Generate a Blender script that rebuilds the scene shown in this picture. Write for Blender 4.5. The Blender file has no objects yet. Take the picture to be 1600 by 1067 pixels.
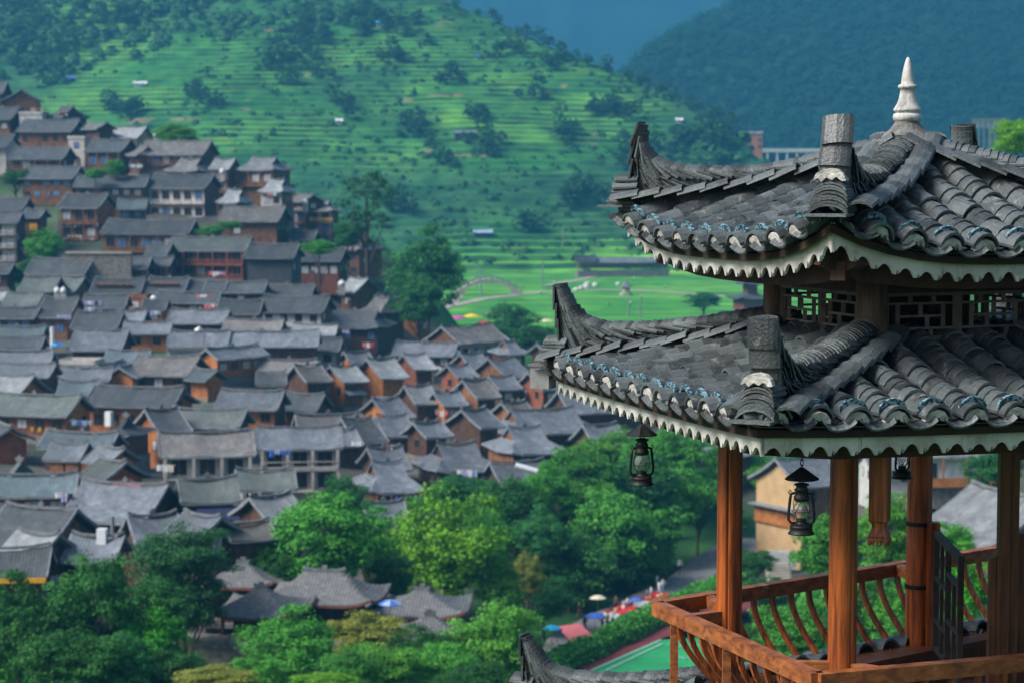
import bpy, bmesh, math, random
import numpy as np
from mathutils import Vector, Matrix
R_ = math.radians
random.seed(7)
RNG = np.random.default_rng(11)
scene = bpy.context.scene
COL = scene.collection

# ---------------------------------------------------------------- camera
F_PX = 3555.0                      # focal length in pixels of the 1600 px wide photograph (80 mm)
PITCH = math.atan((533.5 - 250.0) / F_PX)
cam_d = bpy.data.cameras.new('camera')
cam_d.sensor_width = 36.0
cam_d.lens = 36.0 * F_PX / 1600.0
cam_d.clip_start = 0.5
cam_d.clip_end = 20000
cam_d.dof.use_dof = True
cam_d.dof.focus_distance = 15.9
cam_d.dof.aperture_fstop = 3.5
cam = bpy.data.objects.new('camera', cam_d)
cam.location = (0, 0, 0)
cam.rotation_euler = (math.pi / 2 - PITCH, 0, 0)
COL.objects.link(cam)
scene.camera = cam

# ---------------------------------------------------------------- sky and sun (soft overcast light from the left)
SUN_ELEV, SUN_AZ = R_(44), R_(-112)     # azimuth measured from +Y towards +X
world = bpy.data.worlds.new('World')
scene.world = world
world.use_nodes = True
wn = world.node_tree
sky = wn.nodes.new('ShaderNodeTexSky')
sky.sky_type = 'NISHITA'
sky.sun_disc = False
sky.sun_elevation = SUN_ELEV
sky.sun_rotation = SUN_AZ
sky.air_density = 1.2
sky.dust_density = 3.0
bg = wn.nodes['Background']
bg.inputs['Strength'].default_value = 0.07
wn.links.new(sky.outputs['Color'], bg.inputs['Color'])
sun_d = bpy.data.lights.new('sun', 'SUN')
sun_d.energy = 3.2
sun_d.angle = R_(28)
sun_d.color = (1.0, 0.975, 0.94)
sun = bpy.data.objects.new('sun', sun_d)
sd = Vector((math.sin(SUN_AZ) * math.cos(SUN_ELEV), math.cos(SUN_AZ) * math.cos(SUN_ELEV), math.sin(SUN_ELEV)))
sun.rotation_euler = sd.to_track_quat('Z', 'Y').to_euler()
COL.objects.link(sun)
scene.view_settings.view_transform = 'Standard'
scene.view_settings.look = 'None'
scene.view_settings.exposure = 1.12
scene.view_settings.gamma = 1
scene.cycles.use_denoising = True
scene.cycles.max_bounces = 6
scene.cycles.diffuse_bounces = 3
scene.cycles.glossy_bounces = 2
scene.cycles.transmission_bounces = 4
scene.cycles.transparent_max_bounces = 6
scene.cycles.volume_bounces = 0
scene.cycles.caustics_reflective = False
scene.cycles.caustics_refractive = False

# ---------------------------------------------------------------- helpers
CP, SP = math.cos(PITCH), math.sin(PITCH)
def P(x, y, Y):
    """world point seen at photo pixel (x, y) at distance Y ahead of the camera"""
    dx, dy = x - 800.0, 533.5 - y
    d = Vector((dx, F_PX * CP + dy * SP, -F_PX * SP + dy * CP))
    return d * (Y / d.y)
def G(x, y, z=-45.0):
    """world point at pixel (x, y) on the level z"""
    d = P(x, y, 1.0)
    return d * (z / d.z)
def elev(y):
    return P(800, y, 1.0).z

def tag(o, label=None, cat=None, group=None, kind=None):
    if label: o['label'] = label
    if cat: o['category'] = cat
    if group: o['group'] = group
    if kind: o['kind'] = kind
    return o
def empty(name, loc, rz=0.0):
    o = bpy.data.objects.new(name, None)
    o.empty_display_size = 0.5
    o.location = loc
    o.rotation_euler = (0, 0, rz)
    COL.objects.link(o)
    return o
def link_mesh(name, me, parent=None, loc=(0, 0, 0), rot=(0, 0, 0), scale=None):
    o = bpy.data.objects.new(name, me)
    COL.objects.link(o)
    o.location = loc
    o.rotation_euler = rot
    if scale is not None: o.scale = scale
    if parent is not None: o.parent = parent
    return o
def dup(o, parent=None):
    c = o.copy()
    COL.objects.link(c)
    c.parent = parent
    for ch in o.children:
        dup(ch, c)
    return c

class MB:
    """collects pieces of one mesh"""
    def __init__(s):
        s.v, s.f, s.m, s.n = [], [], [], 0
    def add(s, verts, faces, mi=0):
        verts = np.asarray(verts, dtype=float).reshape(-1, 3)
        s.v.append(verts)
        b = s.n
        s.f.extend([tuple(i + b for i in f) for f in faces])
        s.m.extend([mi] * len(faces))
        s.n += len(verts)
        return s
    def box(s, c, size, rz=0.0, mi=0, M=None):
        hx, hy, hz = size[0] / 2, size[1] / 2, size[2] / 2
        v = np.array([(x, y, z) for x in (-hx, hx) for y in (-hy, hy) for z in (-hz, hz)])
        if M is not None:
            v = v @ np.array(M.to_3x3()).T
        elif rz:
            ca, sa = math.cos(rz), math.sin(rz)
            v = np.stack([v[:, 0] * ca - v[:, 1] * sa, v[:, 0] * sa + v[:, 1] * ca, v[:, 2]], 1)
        v = v + np.array(c)
        return s.add(v, [(0, 1, 3, 2), (4, 6, 7, 5), (0, 4, 5, 1), (2, 3, 7, 6), (0, 2, 6, 4), (1, 5, 7, 3)], mi)
    def bar(s, a, b, w, h, mi=0, up=(0, 0, 1)):
        """square bar from a to b: w sideways, h along up"""
        a, b = Vector(a), Vector(b)
        d = (b - a)
        L = d.length
        d.normalize()
        u = Vector(up)
        if abs(u.dot(d)) > 0.98: u = Vector((0, 1, 0))
        x = d.cross(u).normalized()
        z = x.cross(d).normalized()
        vs = []
        for p in (a, b):
            for sx, sz in ((-1, -1), (1, -1), (1, 1), (-1, 1)):
                vs.append(p + x * (sx * w / 2) + z * (sz * h / 2))
        return s.add([tuple(q) for q in vs], [(3, 2, 1, 0), (4, 5, 6, 7), (0, 1, 5, 4), (1, 2, 6, 5), (2, 3, 7, 6), (3, 0, 4, 7)], mi)
    def sweep(s, pts, w, h, mi=0, up=(0, 0, 1)):
        """rectangular section swept through points"""
        pts = [Vector(p) for p in pts]
        vs = []
        for i, p in enumerate(pts):
            d = (pts[min(i + 1, len(pts) - 1)] - pts[max(i - 1, 0)]).normalized()
            u = Vector(up)
            x = d.cross(u)
            if x.length < 1e-3: x = Vector((1, 0, 0))
            x.normalize()
            z = x.cross(d).normalized()
            for sx, sz in ((-1, -1), (1, -1), (1, 1), (-1, 1)):
                vs.append(tuple(p + x * (sx * w / 2) + z * (sz * h / 2)))
        fs = [(3, 2, 1, 0), tuple(len(vs) - 4 + k for k in range(4))]
        for i in range(len(pts) - 1):
            for k in range(4):
                a, b = i * 4 + k, i * 4 + (k + 1) % 4
                fs.append((a, b, b + 4, a + 4))
        return s.add(vs, fs, mi)
    def tube(s, pts, r, n=8, mi=0):
        pts = [Vector(p) for p in pts]
        rs = r if isinstance(r, (list, tuple)) else [r] * len(pts)
        vs = []
        px = None
        for i, p in enumerate(pts):
            d = (pts[min(i + 1, len(pts) - 1)] - pts[max(i - 1, 0)]).normalized()
            if px is None:
                u = Vector((0, 0, 1)) if abs(d.z) < 0.9 else Vector((1, 0, 0))
                px = d.cross(u).normalized()
            x = (px - d * px.dot(d)).normalized()
            px = x
            z = x.cross(d)
            for k in range(n):
                a = 2 * math.pi * k / n
                vs.append(tuple(p + (x * math.cos(a) + z * math.sin(a)) * rs[i]))
        fs = [tuple(range(n - 1, -1, -1)), tuple(len(vs) - n + k for k in range(n))]
        for i in range(len(pts) - 1):
            for k in range(n):
                a, b = i * n + k, i * n + (k + 1) % n
                fs.append((a, b, b + n, a + n))
        return s.add(vs, fs, mi)
    def lathe(s, prof, c=(0, 0, 0), n=20, mi=0, squash=(1, 1)):
        vs, fs = [], []
        for r, z in prof:
            for k in range(n):
                a = 2 * math.pi * k / n
                vs.append((c[0] + r * math.cos(a) * squash[0], c[1] + r * math.sin(a) * squash[1], c[2] + z))
        for i in range(len(prof) - 1):
            for k in range(n):
                a, b = i * n + k, i * n + (k + 1) % n
                fs.append((a, b, b + n, a + n))
        if prof[0][0] > 1e-4: fs.append(tuple(range(n - 1, -1, -1)))
        if prof[-1][0] > 1e-4: fs.append(tuple((len(prof) - 1) * n + k for k in range(n)))
        return s.add(vs, fs, mi)
    def prism(s, poly, z0, z1, mi=0):
        n = len(poly)
        vs = [(p[0], p[1], z0) for p in poly] + [(p[0], p[1], z1) for p in poly]
        fs = [tuple(range(n - 1, -1, -1)), tuple(range(n, 2 * n))]
        fs += [(k, (k + 1) % n, (k + 1) % n + n, k + n) for k in range(n)]
        return s.add(vs, fs, mi)
    def slab(s, poly, t, mi=0):
        """any 3-D polygon given thickness t downwards"""
        n = len(poly)
        vs = [tuple(p) for p in poly] + [(p[0], p[1], p[2] - t) for p in poly]
        fs = [tuple(range(n)), tuple(range(2 * n - 1, n - 1, -1))]
        fs += [(k, k + n, (k + 1) % n + n, (k + 1) % n) for k in range(n)]
        return s.add(vs, fs, mi)
    def ball(s, c, r, mi=0, n=10, m=6):
        prof = [(max(1e-5, r[0] * math.sin(math.pi * i / m)), -r[2] * math.cos(math.pi * i / m)) for i in range(m + 1)]
        return s.lathe(prof, c, n, mi, (1, r[1] / r[0]))
    def mesh(s, name, mats, smooth=False, origin=None):
        v = np.concatenate(s.v) if s.v else np.zeros((0, 3))
        if origin is not None: v = v - np.array(origin)
        me = bpy.data.meshes.new(name)
        me.from_pydata(v.tolist(), [], s.f)
        mats = mats if isinstance(mats, (list, tuple)) else [mats]
        for m in mats: me.materials.append(m)
        if len(mats) > 1: me.polygons.foreach_set('material_index', s.m)
        if smooth: me.polygons.foreach_set('use_smooth', [True] * len(s.f))
        me.update()
        return me
    def build(s, name, mats, parent=None, smooth=False, loc=(0, 0, 0), rot=(0, 0, 0), origin=None):
        return link_mesh(name, s.mesh(name, mats, smooth, origin), parent, loc, rot)

# smooth 2-D value noise for the land
_TAB = RNG.random((256, 256))
def vnoise(x, y):
    x, y = np.asarray(x, float), np.asarray(y, float)
    xi, yi = np.floor(x).astype(int), np.floor(y).astype(int)
    fx, fy = x - xi, y - yi
    fx, fy = fx * fx * (3 - 2 * fx), fy * fy * (3 - 2 * fy)
    a = _TAB[xi % 256, yi % 256]; b = _TAB[(xi + 1) % 256, yi % 256]
    c = _TAB[xi % 256, (yi + 1) % 256]; d = _TAB[(xi + 1) % 256, (yi + 1) % 256]
    return (a * (1 - fx) + b * fx) * (1 - fy) + (c * (1 - fx) + d * fx) * fy
def fbm(x, y, o=4):
    t, a, n = 0, 0.5, 0
    for k in range(o):
        t = t + a * vnoise(np.asarray(x) * 2 ** k + 17 * k, np.asarray(y) * 2 ** k + 5 * k)
        n += a
        a *= 0.5
    return t / n

# ---------------------------------------------------------------- materials
def mk(name, c1, c2=None, nscale=4.0, stretch=(1, 1, 1), rough=0.75, bump=0.0, bscale=30.0, island=0.0, objrand=0.0,
       dirt=None, attr=None, wave=None, spec=0.35, metal=0.0, coat=0.0, transl=0.0, lo=0.35, hi=0.65, isl2=None):
    m = bpy.data.materials.new(name)
    m.use_nodes = True
    t = m.node_tree
    N, L = t.nodes, t.links
    b = N['Principled BSDF']
    def val(sock, v): sock.default_value = v
    c1 = tuple(c1) + (1,)
    c2 = (tuple(c2) + (1,)) if c2 else c1
    tc = N.new('ShaderNodeTexCoord')
    mp = N.new('ShaderNodeMapping')
    val(mp.inputs['Scale'], stretch)
    L.new(tc.outputs['Object'], mp.inputs['Vector'])
    no = N.new('ShaderNodeTexNoise')
    val(no.inputs['Scale'], nscale); val(no.inputs['Detail'], 5.0); val(no.inputs['Roughness'], 0.6)
    L.new(mp.outputs['Vector'], no.inputs['Vector'])
    mr = N.new('ShaderNodeMapRange')
    val(mr.inputs['From Min'], lo); val(mr.inputs['From Max'], hi)
    L.new(no.outputs['Fac'], mr.inputs['Value'])
    fac = mr.outputs['Result']
    geo = None
    if island:
        geo = N.new('ShaderNodeNewGeometry')
        mx = N.new('ShaderNodeMix')
        val(mx.inputs[0], island)
        L.new(fac, mx.inputs[2]); L.new(geo.outputs['Random Per Island'], mx.inputs[3])
        fac = mx.outputs[0]
    mc = N.new('ShaderNodeMix'); mc.data_type = 'RGBA'
    val(mc.inputs[6], c1); val(mc.inputs[7], c2)
    L.new(fac, mc.inputs[0])
    col = mc.outputs[2]
    if attr:
        at = N.new('ShaderNodeAttribute'); at.attribute_name = attr
        mu = N.new('ShaderNodeMix'); mu.data_type = 'RGBA'; mu.blend_type = 'MULTIPLY'
        val(mu.inputs[0], 1.0)
        L.new(at.outputs['Color'], mu.inputs[6]); L.new(col, mu.inputs[7])
        col = mu.outputs[2]
    if wave:
        wv = N.new('ShaderNodeTexWave'); wv.wave_type = 'BANDS'; wv.bands_direction = wave[0]
        val(wv.inputs['Scale'], wave[1]); val(wv.inputs['Distortion'], wave[3] if len(wave) > 3 else 0.6)
        L.new(tc.outputs['Object'], wv.inputs['Vector'])
        mw = N.new('ShaderNodeMix'); mw.data_type = 'RGBA'; mw.blend_type = 'MULTIPLY'
        val(mw.inputs[0], wave[2])
        L.new(col, mw.inputs[6]); L.new(wv.outputs['Color'], mw.inputs[7])
        col = mw.outputs[2]
    for dq in (dirt if isinstance(dirt, list) else [dirt] if dirt else []):
        n2 = N.new('ShaderNodeTexNoise')
        val(n2.inputs['Scale'], dq[1]); val(n2.inputs['Detail'], 8.0); val(n2.inputs['Roughness'], 0.7)
        mp2 = N.new('ShaderNodeMapping')
        if len(dq) > 4: val(mp2.inputs['Scale'], dq[4])
        L.new(tc.outputs['Object'], mp2.inputs['Vector']); L.new(mp2.outputs['Vector'], n2.inputs['Vector'])
        m2 = N.new('ShaderNodeMapRange')
        val(m2.inputs['From Min'], dq[2]); val(m2.inputs['From Max'], dq[3])
        L.new(n2.outputs['Fac'], m2.inputs['Value'])
        md = N.new('ShaderNodeMix'); md.data_type = 'RGBA'
        val(md.inputs[7], tuple(dq[0]) + (1,))
        L.new(m2.outputs['Result'], md.inputs[0]); L.new(col, md.inputs[6])
        col = md.outputs[2]
    if objrand:
        oi = N.new('ShaderNodeObjectInfo')
        m3 = N.new('ShaderNodeMapRange')
        val(m3.inputs['To Min'], 1 - objrand); val(m3.inputs['To Max'], 1 + objrand)
        L.new(oi.outputs['Random'], m3.inputs['Value'])
        hs = N.new('ShaderNodeHueSaturation')
        L.new(m3.outputs['Result'], hs.inputs['Value']); L.new(col, hs.inputs['Color'])
        col = hs.outputs['Color']
    L.new(col, b.inputs['Base Color'])
    val(b.inputs['Roughness'], rough)
    val(b.inputs['Metallic'], metal)
    val(b.inputs['Specular IOR Level'], spec)
    if bump:
        bn = N.new('ShaderNodeTexNoise'); val(bn.inputs['Scale'], bscale); val(bn.inputs['Detail'], 4.0)
        L.new(mp.outputs['Vector'], bn.inputs['Vector'])
        bp = N.new('ShaderNodeBump'); val(bp.inputs['Strength'], bump); val(bp.inputs['Distance'], 0.02)
        L.new(bn.outputs['Fac'], bp.inputs['Height'])
        L.new(bp.outputs['Normal'], b.inputs['Normal'])
    if transl:
        tr = N.new('ShaderNodeBsdfTranslucent')
        L.new(col, tr.inputs['Color'])
        ms = N.new('ShaderNodeMixShader')
        val(ms.inputs[0], transl)
        out = N['Material Output']
        L.new(b.outputs[0], ms.inputs[1]); L.new(tr.outputs[0], ms.inputs[2])
        L.new(ms.outputs[0], out.inputs['Surface'])
    return m

M = {}
# pavilion
M['tile'] = mk('roof_tile', (.011, .0145, .0155), (.125, .143, .146), 6, rough=.45, bump=.35, bscale=60, island=.62, dirt=((.27, .27, .25), 11, .58, .72), spec=.5)
M['ridge_tile'] = mk('ridge_tile', (.009, .012, .013), (.125, .145, .147), 7, rough=.55, bump=.4, bscale=60, island=.6, dirt=((.22, .215, .19), 11, .6, .74), spec=.45)
M['dark_tile'] = mk('dark_horn_tile', (.01, .013, .014), (.06, .068, .07), 6, rough=.4, bump=.35, bscale=50, island=.4, dirt=((.16, .16, .145), 9, .58, .74), spec=.5)
M['mortar'] = mk('lime_mortar', (.6, .57, .52), (.28, .265, .24), 14, rough=.9, bump=.6, bscale=40)
M['old_mortar'] = mk('old_grey_mortar', (.2, .195, .18), (.09, .088, .082), 14, rough=.9, bump=.6, bscale=40)
M['blue_tile'] = mk('painted_tile_edge', (.015, .045, .062), (.19, .31, .36), 40, rough=.35, lo=.47, hi=.55)
M['fascia'] = mk('white_painted_board', (.7, .675, .63), (.42, .39, .34), 2.2, stretch=(1, 1, 1), rough=.6, dirt=[((.2, .17, .13), 5, .54, .76), ((.1, .085, .065), 3, .58, .72, (7, 7, .7))], bump=.15)
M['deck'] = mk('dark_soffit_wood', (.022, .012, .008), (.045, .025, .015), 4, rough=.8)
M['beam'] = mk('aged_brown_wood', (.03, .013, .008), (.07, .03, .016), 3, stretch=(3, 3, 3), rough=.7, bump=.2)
M['greywood'] = mk('grey_weathered_wood', (.15, .1, .065), (.055, .036, .024), 5, stretch=(5, 5, .7), rough=.8, bump=.3)
M['lattice'] = mk('lattice_wood', (.17, .15, .125), (.1, .085, .07), 8, rough=.8)
M['dklattice'] = mk('dark_lattice_wood', (.06, .05, .045), (.035, .03, .027), 8, rough=.7)
M['wood'] = mk('orange_varnished_wood', (.44, .105, .017), (.085, .018, .005), 3.2, stretch=(7, 7, .5), rough=.42, bump=.18, bscale=14, lo=.38, hi=.66,
               dirt=[((.5, .3, .16), 2.6, .66, .8, (5, 5, .5)), ((.02, .008, .004), 2.0, .6, .645, (16, 16, .32)), ((.04, .013, .006), 3.4, .68, .72, (2, 2, 1.1))], spec=.45)
M['railwood'] = mk('worn_rail_wood', (.36, .115, .03), (.13, .036, .011), 3.0, stretch=(3, 3, 6), rough=.5, bump=.2, bscale=16, dirt=[((.42, .3, .2), 5, .6, .75), ((.05, .02, .01), 7, .63, .69, (1.5, 1.5, 3))], spec=.4)
M['rail_top'] = M['railwood']
M['dkwood'] = mk('dark_red_brown_wood', (.17, .06, .023), (.08, .028, .012), 4, stretch=(5, 5, .6), rough=.45, bump=.2)
M['blackmetal'] = mk('black_painted_metal', (.005, .005, .0055), (.013, .012, .012), 30, rough=.5, spec=.3, bump=.15)
M['greymetal'] = mk('grey_sheet_metal', (.3, .3, .31), (.2, .2, .2), 9, rough=.45, metal=.4)
M['finial'] = mk('weathered_white_plaster', (.58, .56, .53), (.4, .385, .355), 9, rough=.7, dirt=((.1, .095, .085), 11, .52, .7, (1, 1, .3)), bump=.25)
gm = bpy.data.materials.new('lamp_glass'); gm.use_nodes = True
gb = gm.node_tree.nodes['Principled BSDF']
gb.inputs['Base Color'].default_value = (.95, .97, .96, 1); gb.inputs['Roughness'].default_value = .08
gb.inputs['Transmission Weight'].default_value = .9; gb.inputs['IOR'].default_value = 1.05
M['glass'] = gm
# village
for k, (a, c) in {'r0': ((.185, .205, .235), (.085, .097, .112)), 'r1': ((.08, .092, .1), (.045, .052, .057)), 'r2': ((.32, .335, .345), (.16, .17, .178)),
                  'r3': ((.13, .155, .145), (.075, .09, .085)), 'r4': ((.215, .205, .195), (.1, .095, .092)), 'r5': ((.12, .165, .18), (.075, .1, .11))}.items():
    M[k] = mk('house_roof_tiles', a, c, 1.3, rough=.75, objrand=.28, wave=('X', 1.2, .5, 1.2), dirt=(tuple(x * 1.35 for x in a), .7, .5, .8), lo=.3, hi=.7)
M['rb'] = mk('bridge_roof_tiles', (.2, .2, .2), (.11, .11, .112), 1.6, rough=.75, wave=('X', 1.2, .45, 1.0), dirt=((.3, .3, .28), 1.5, .56, .75))
M['trim'] = mk('pale_eave_trim', (.26, .28, .3), (.14, .15, .165), 2, rough=.7)
M['ridgecap'] = mk('ridge_cap_tiles', (.2, .21, .22), (.1, .105, .11), 3, rough=.8)
pl = dict(wave=('X', 1.6, .3, .5), objrand=.22, rough=.7)
M['d'] = mk('dark_timber_wall', (.12, .06, .036), (.05, .027, .019), 1.5, **pl)
M['b'] = mk('brown_timber_wall', (.27, .12, .052), (.12, .054, .026), 1.5, **pl)
M['o'] = mk('orange_timber_wall', (.5, .19, .05), (.28, .095, .026), 1.3, **pl)
M['r'] = mk('red_brown_timber_wall', (.27, .09, .044), (.14, .044, .024), 1.3, **pl)
M['w'] = mk('whitewashed_wall', (.6, .6, .57), (.42, .42, .4), .8, rough=.85, objrand=.1)
M['c'] = mk('concrete_wall', (.52, .48, .43), (.36, .33, .3), .7, rough=.9, objrand=.12, dirt=((.16, .15, .13), .9, .58, .75))
M['s'] = mk('slate_dark_wall', (.06, .065, .075), (.035, .038, .045), 1.2, **pl)
M['y'] = mk('ochre_mud_wall', (.52, .35, .18), (.42, .27, .13), .9, rough=.9, dirt=((.3, .2, .1), .8, .58, .75))
M['stone'] = mk('rough_stone', (.24, .22, .19), (.11, .1, .09), 2.2, rough=.9, bump=.6, bscale=4)
M['pane_k'] = mk('dark_window_glass', (.012, .016, .022), (.03, .036, .045), 1, rough=.15, spec=.5)
M['pane_w'] = mk('curtained_window', (.62, .64, .66), (.4, .42, .46), 1.2, rough=.4)
M['pane_u'] = mk('blue_curtained_window', (.13, .26, .5), (.06, .12, .25), 1.2, rough=.3)
M['frame'] = mk('window_frame', (.2, .11, .06), (.12, .06, .035), 3, rough=.6)
M['wframe'] = mk('pale_window_frame', (.5, .5, .48), (.4, .4, .38), 3, rough=.6)
M['gold'] = mk('gold_sign_letters', (.75, .48, .06), (.62, .36, .04), 4, rough=.4)
M['white'] = mk('white_paint', (.75, .76, .77), (.62, .63, .65), 4, rough=.5)
M['yellow'] = mk('yellow_eave_board', (.85, .42, .02), (.7, .32, .015), 3, rough=.5)
M['redpost'] = mk('red_timber_frame', (.33, .1, .06), (.2, .06, .04), 2, rough=.6)
def plain(name, c, rough=.7):
    return mk(name, c, tuple(x * .8 for x in c), 6, rough=rough)
for k, c in {'red': (.65, .03, .035), 'pink': (.78, .2, .2), 'blue': (.06, .14, .5), 'cyan': (.03, .42, .75), 'cream': (.75, .68, .5), 'magenta': (.6, .06, .38),
             'green': (.05, .45, .3), 'lilac': (.45, .4, .65), 'navy': (.02, .025, .07), 'black': (.012, .012, .014), 'skin': (.5, .3, .21), 'ltblue': (.3, .42, .58), 'brown': (.14, .07, .04), 'umyellow': (.8, .55, .05)}.items():
    M[k] = plain(k + '_cloth', c)
# foliage
FOL = {'d': ((.016, .1, .022), (.054, .21, .033)), 'm': ((.035, .22, .03), (.12, .41, .05)), 'l': ((.06, .26, .03), (.17, .45, .05)),
       'y': ((.05, .24, .012), (.27, .6, .03)), 'b': ((.019, .125, .034), (.06, .25, .055)), 'o': ((.14, .2, .03), (.34, .36, .06)),
       'h': ((.014, .085, .026), (.05, .18, .045)), 'n': ((.045, .3, .015), (.1, .48, .03))}
for k, (a, c) in FOL.items():
    M['fol_' + k] = mk('foliage', tuple(q * .7 for q in a), c, 2.6, rough=.6, island=.32, objrand=.18, transl=.25, spec=.2)
M['fol_far'] = mk('foliage', (.007, .042, .022), (.011, .055, .025), .004, rough=.8, island=.15, spec=.05)
M['bark'] = mk('bark', (.1, .075, .055), (.05, .038, .03), 3, stretch=(4, 4, .8), rough=.9, bump=.4)
# land
M['land'] = mk('land', (1.15, 1.15, 1.15), (.75, .75, .75), .12, rough=.95, attr='Col', spec=.1)
M['hilland'] = mk('terraced_land', (1.2, 1.2, 1.2), (.7, .7, .7), .09, rough=.95, attr='Col', spec=.1)
M['asphalt'] = mk('road_surface', (.24, .235, .23), (.16, .158, .155), 1.2, rough=.9)
M['track'] = mk('red_running_track', (.19, .035, .035), (.12, .028, .03), .45, rough=.85)
M['court'] = mk('green_sports_court', (.03, .36, .12), (.02, .26, .085), .3, rough=.7)
M['line'] = mk('court_line_paint', (.3, .55, .42), (.26, .48, .37), 1, rough=.7)
M['path'] = mk('pale_field_path', (.4, .36, .3), (.28, .25, .2), .5, rough=.95)
# ---------------------------------------------------------------- where things stand
_ZY = [100, 150, 200, 250, 300, 350, 400, 450, 500, 560, 620, 680, 740, 800, 860, 930, 1000]
_ZL = [560, 535, 510, 482, 455, 428, 402, 378, 352, 318, 285, 250, 217, 190, 168, 150, 138]
_ZR = [600, 600, 600, 600, 560, 520, 480, 450, 415, 372, 328, 288, 250, 226, 208, 196, 185]
def Zof(x, y):
    a = np.interp(y, _ZY, _ZL)
    b = np.interp(y, _ZY, _ZR)
    t = min(1, max(0, (x - 430) / 230.0))
    return a + (b - a) * t
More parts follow.
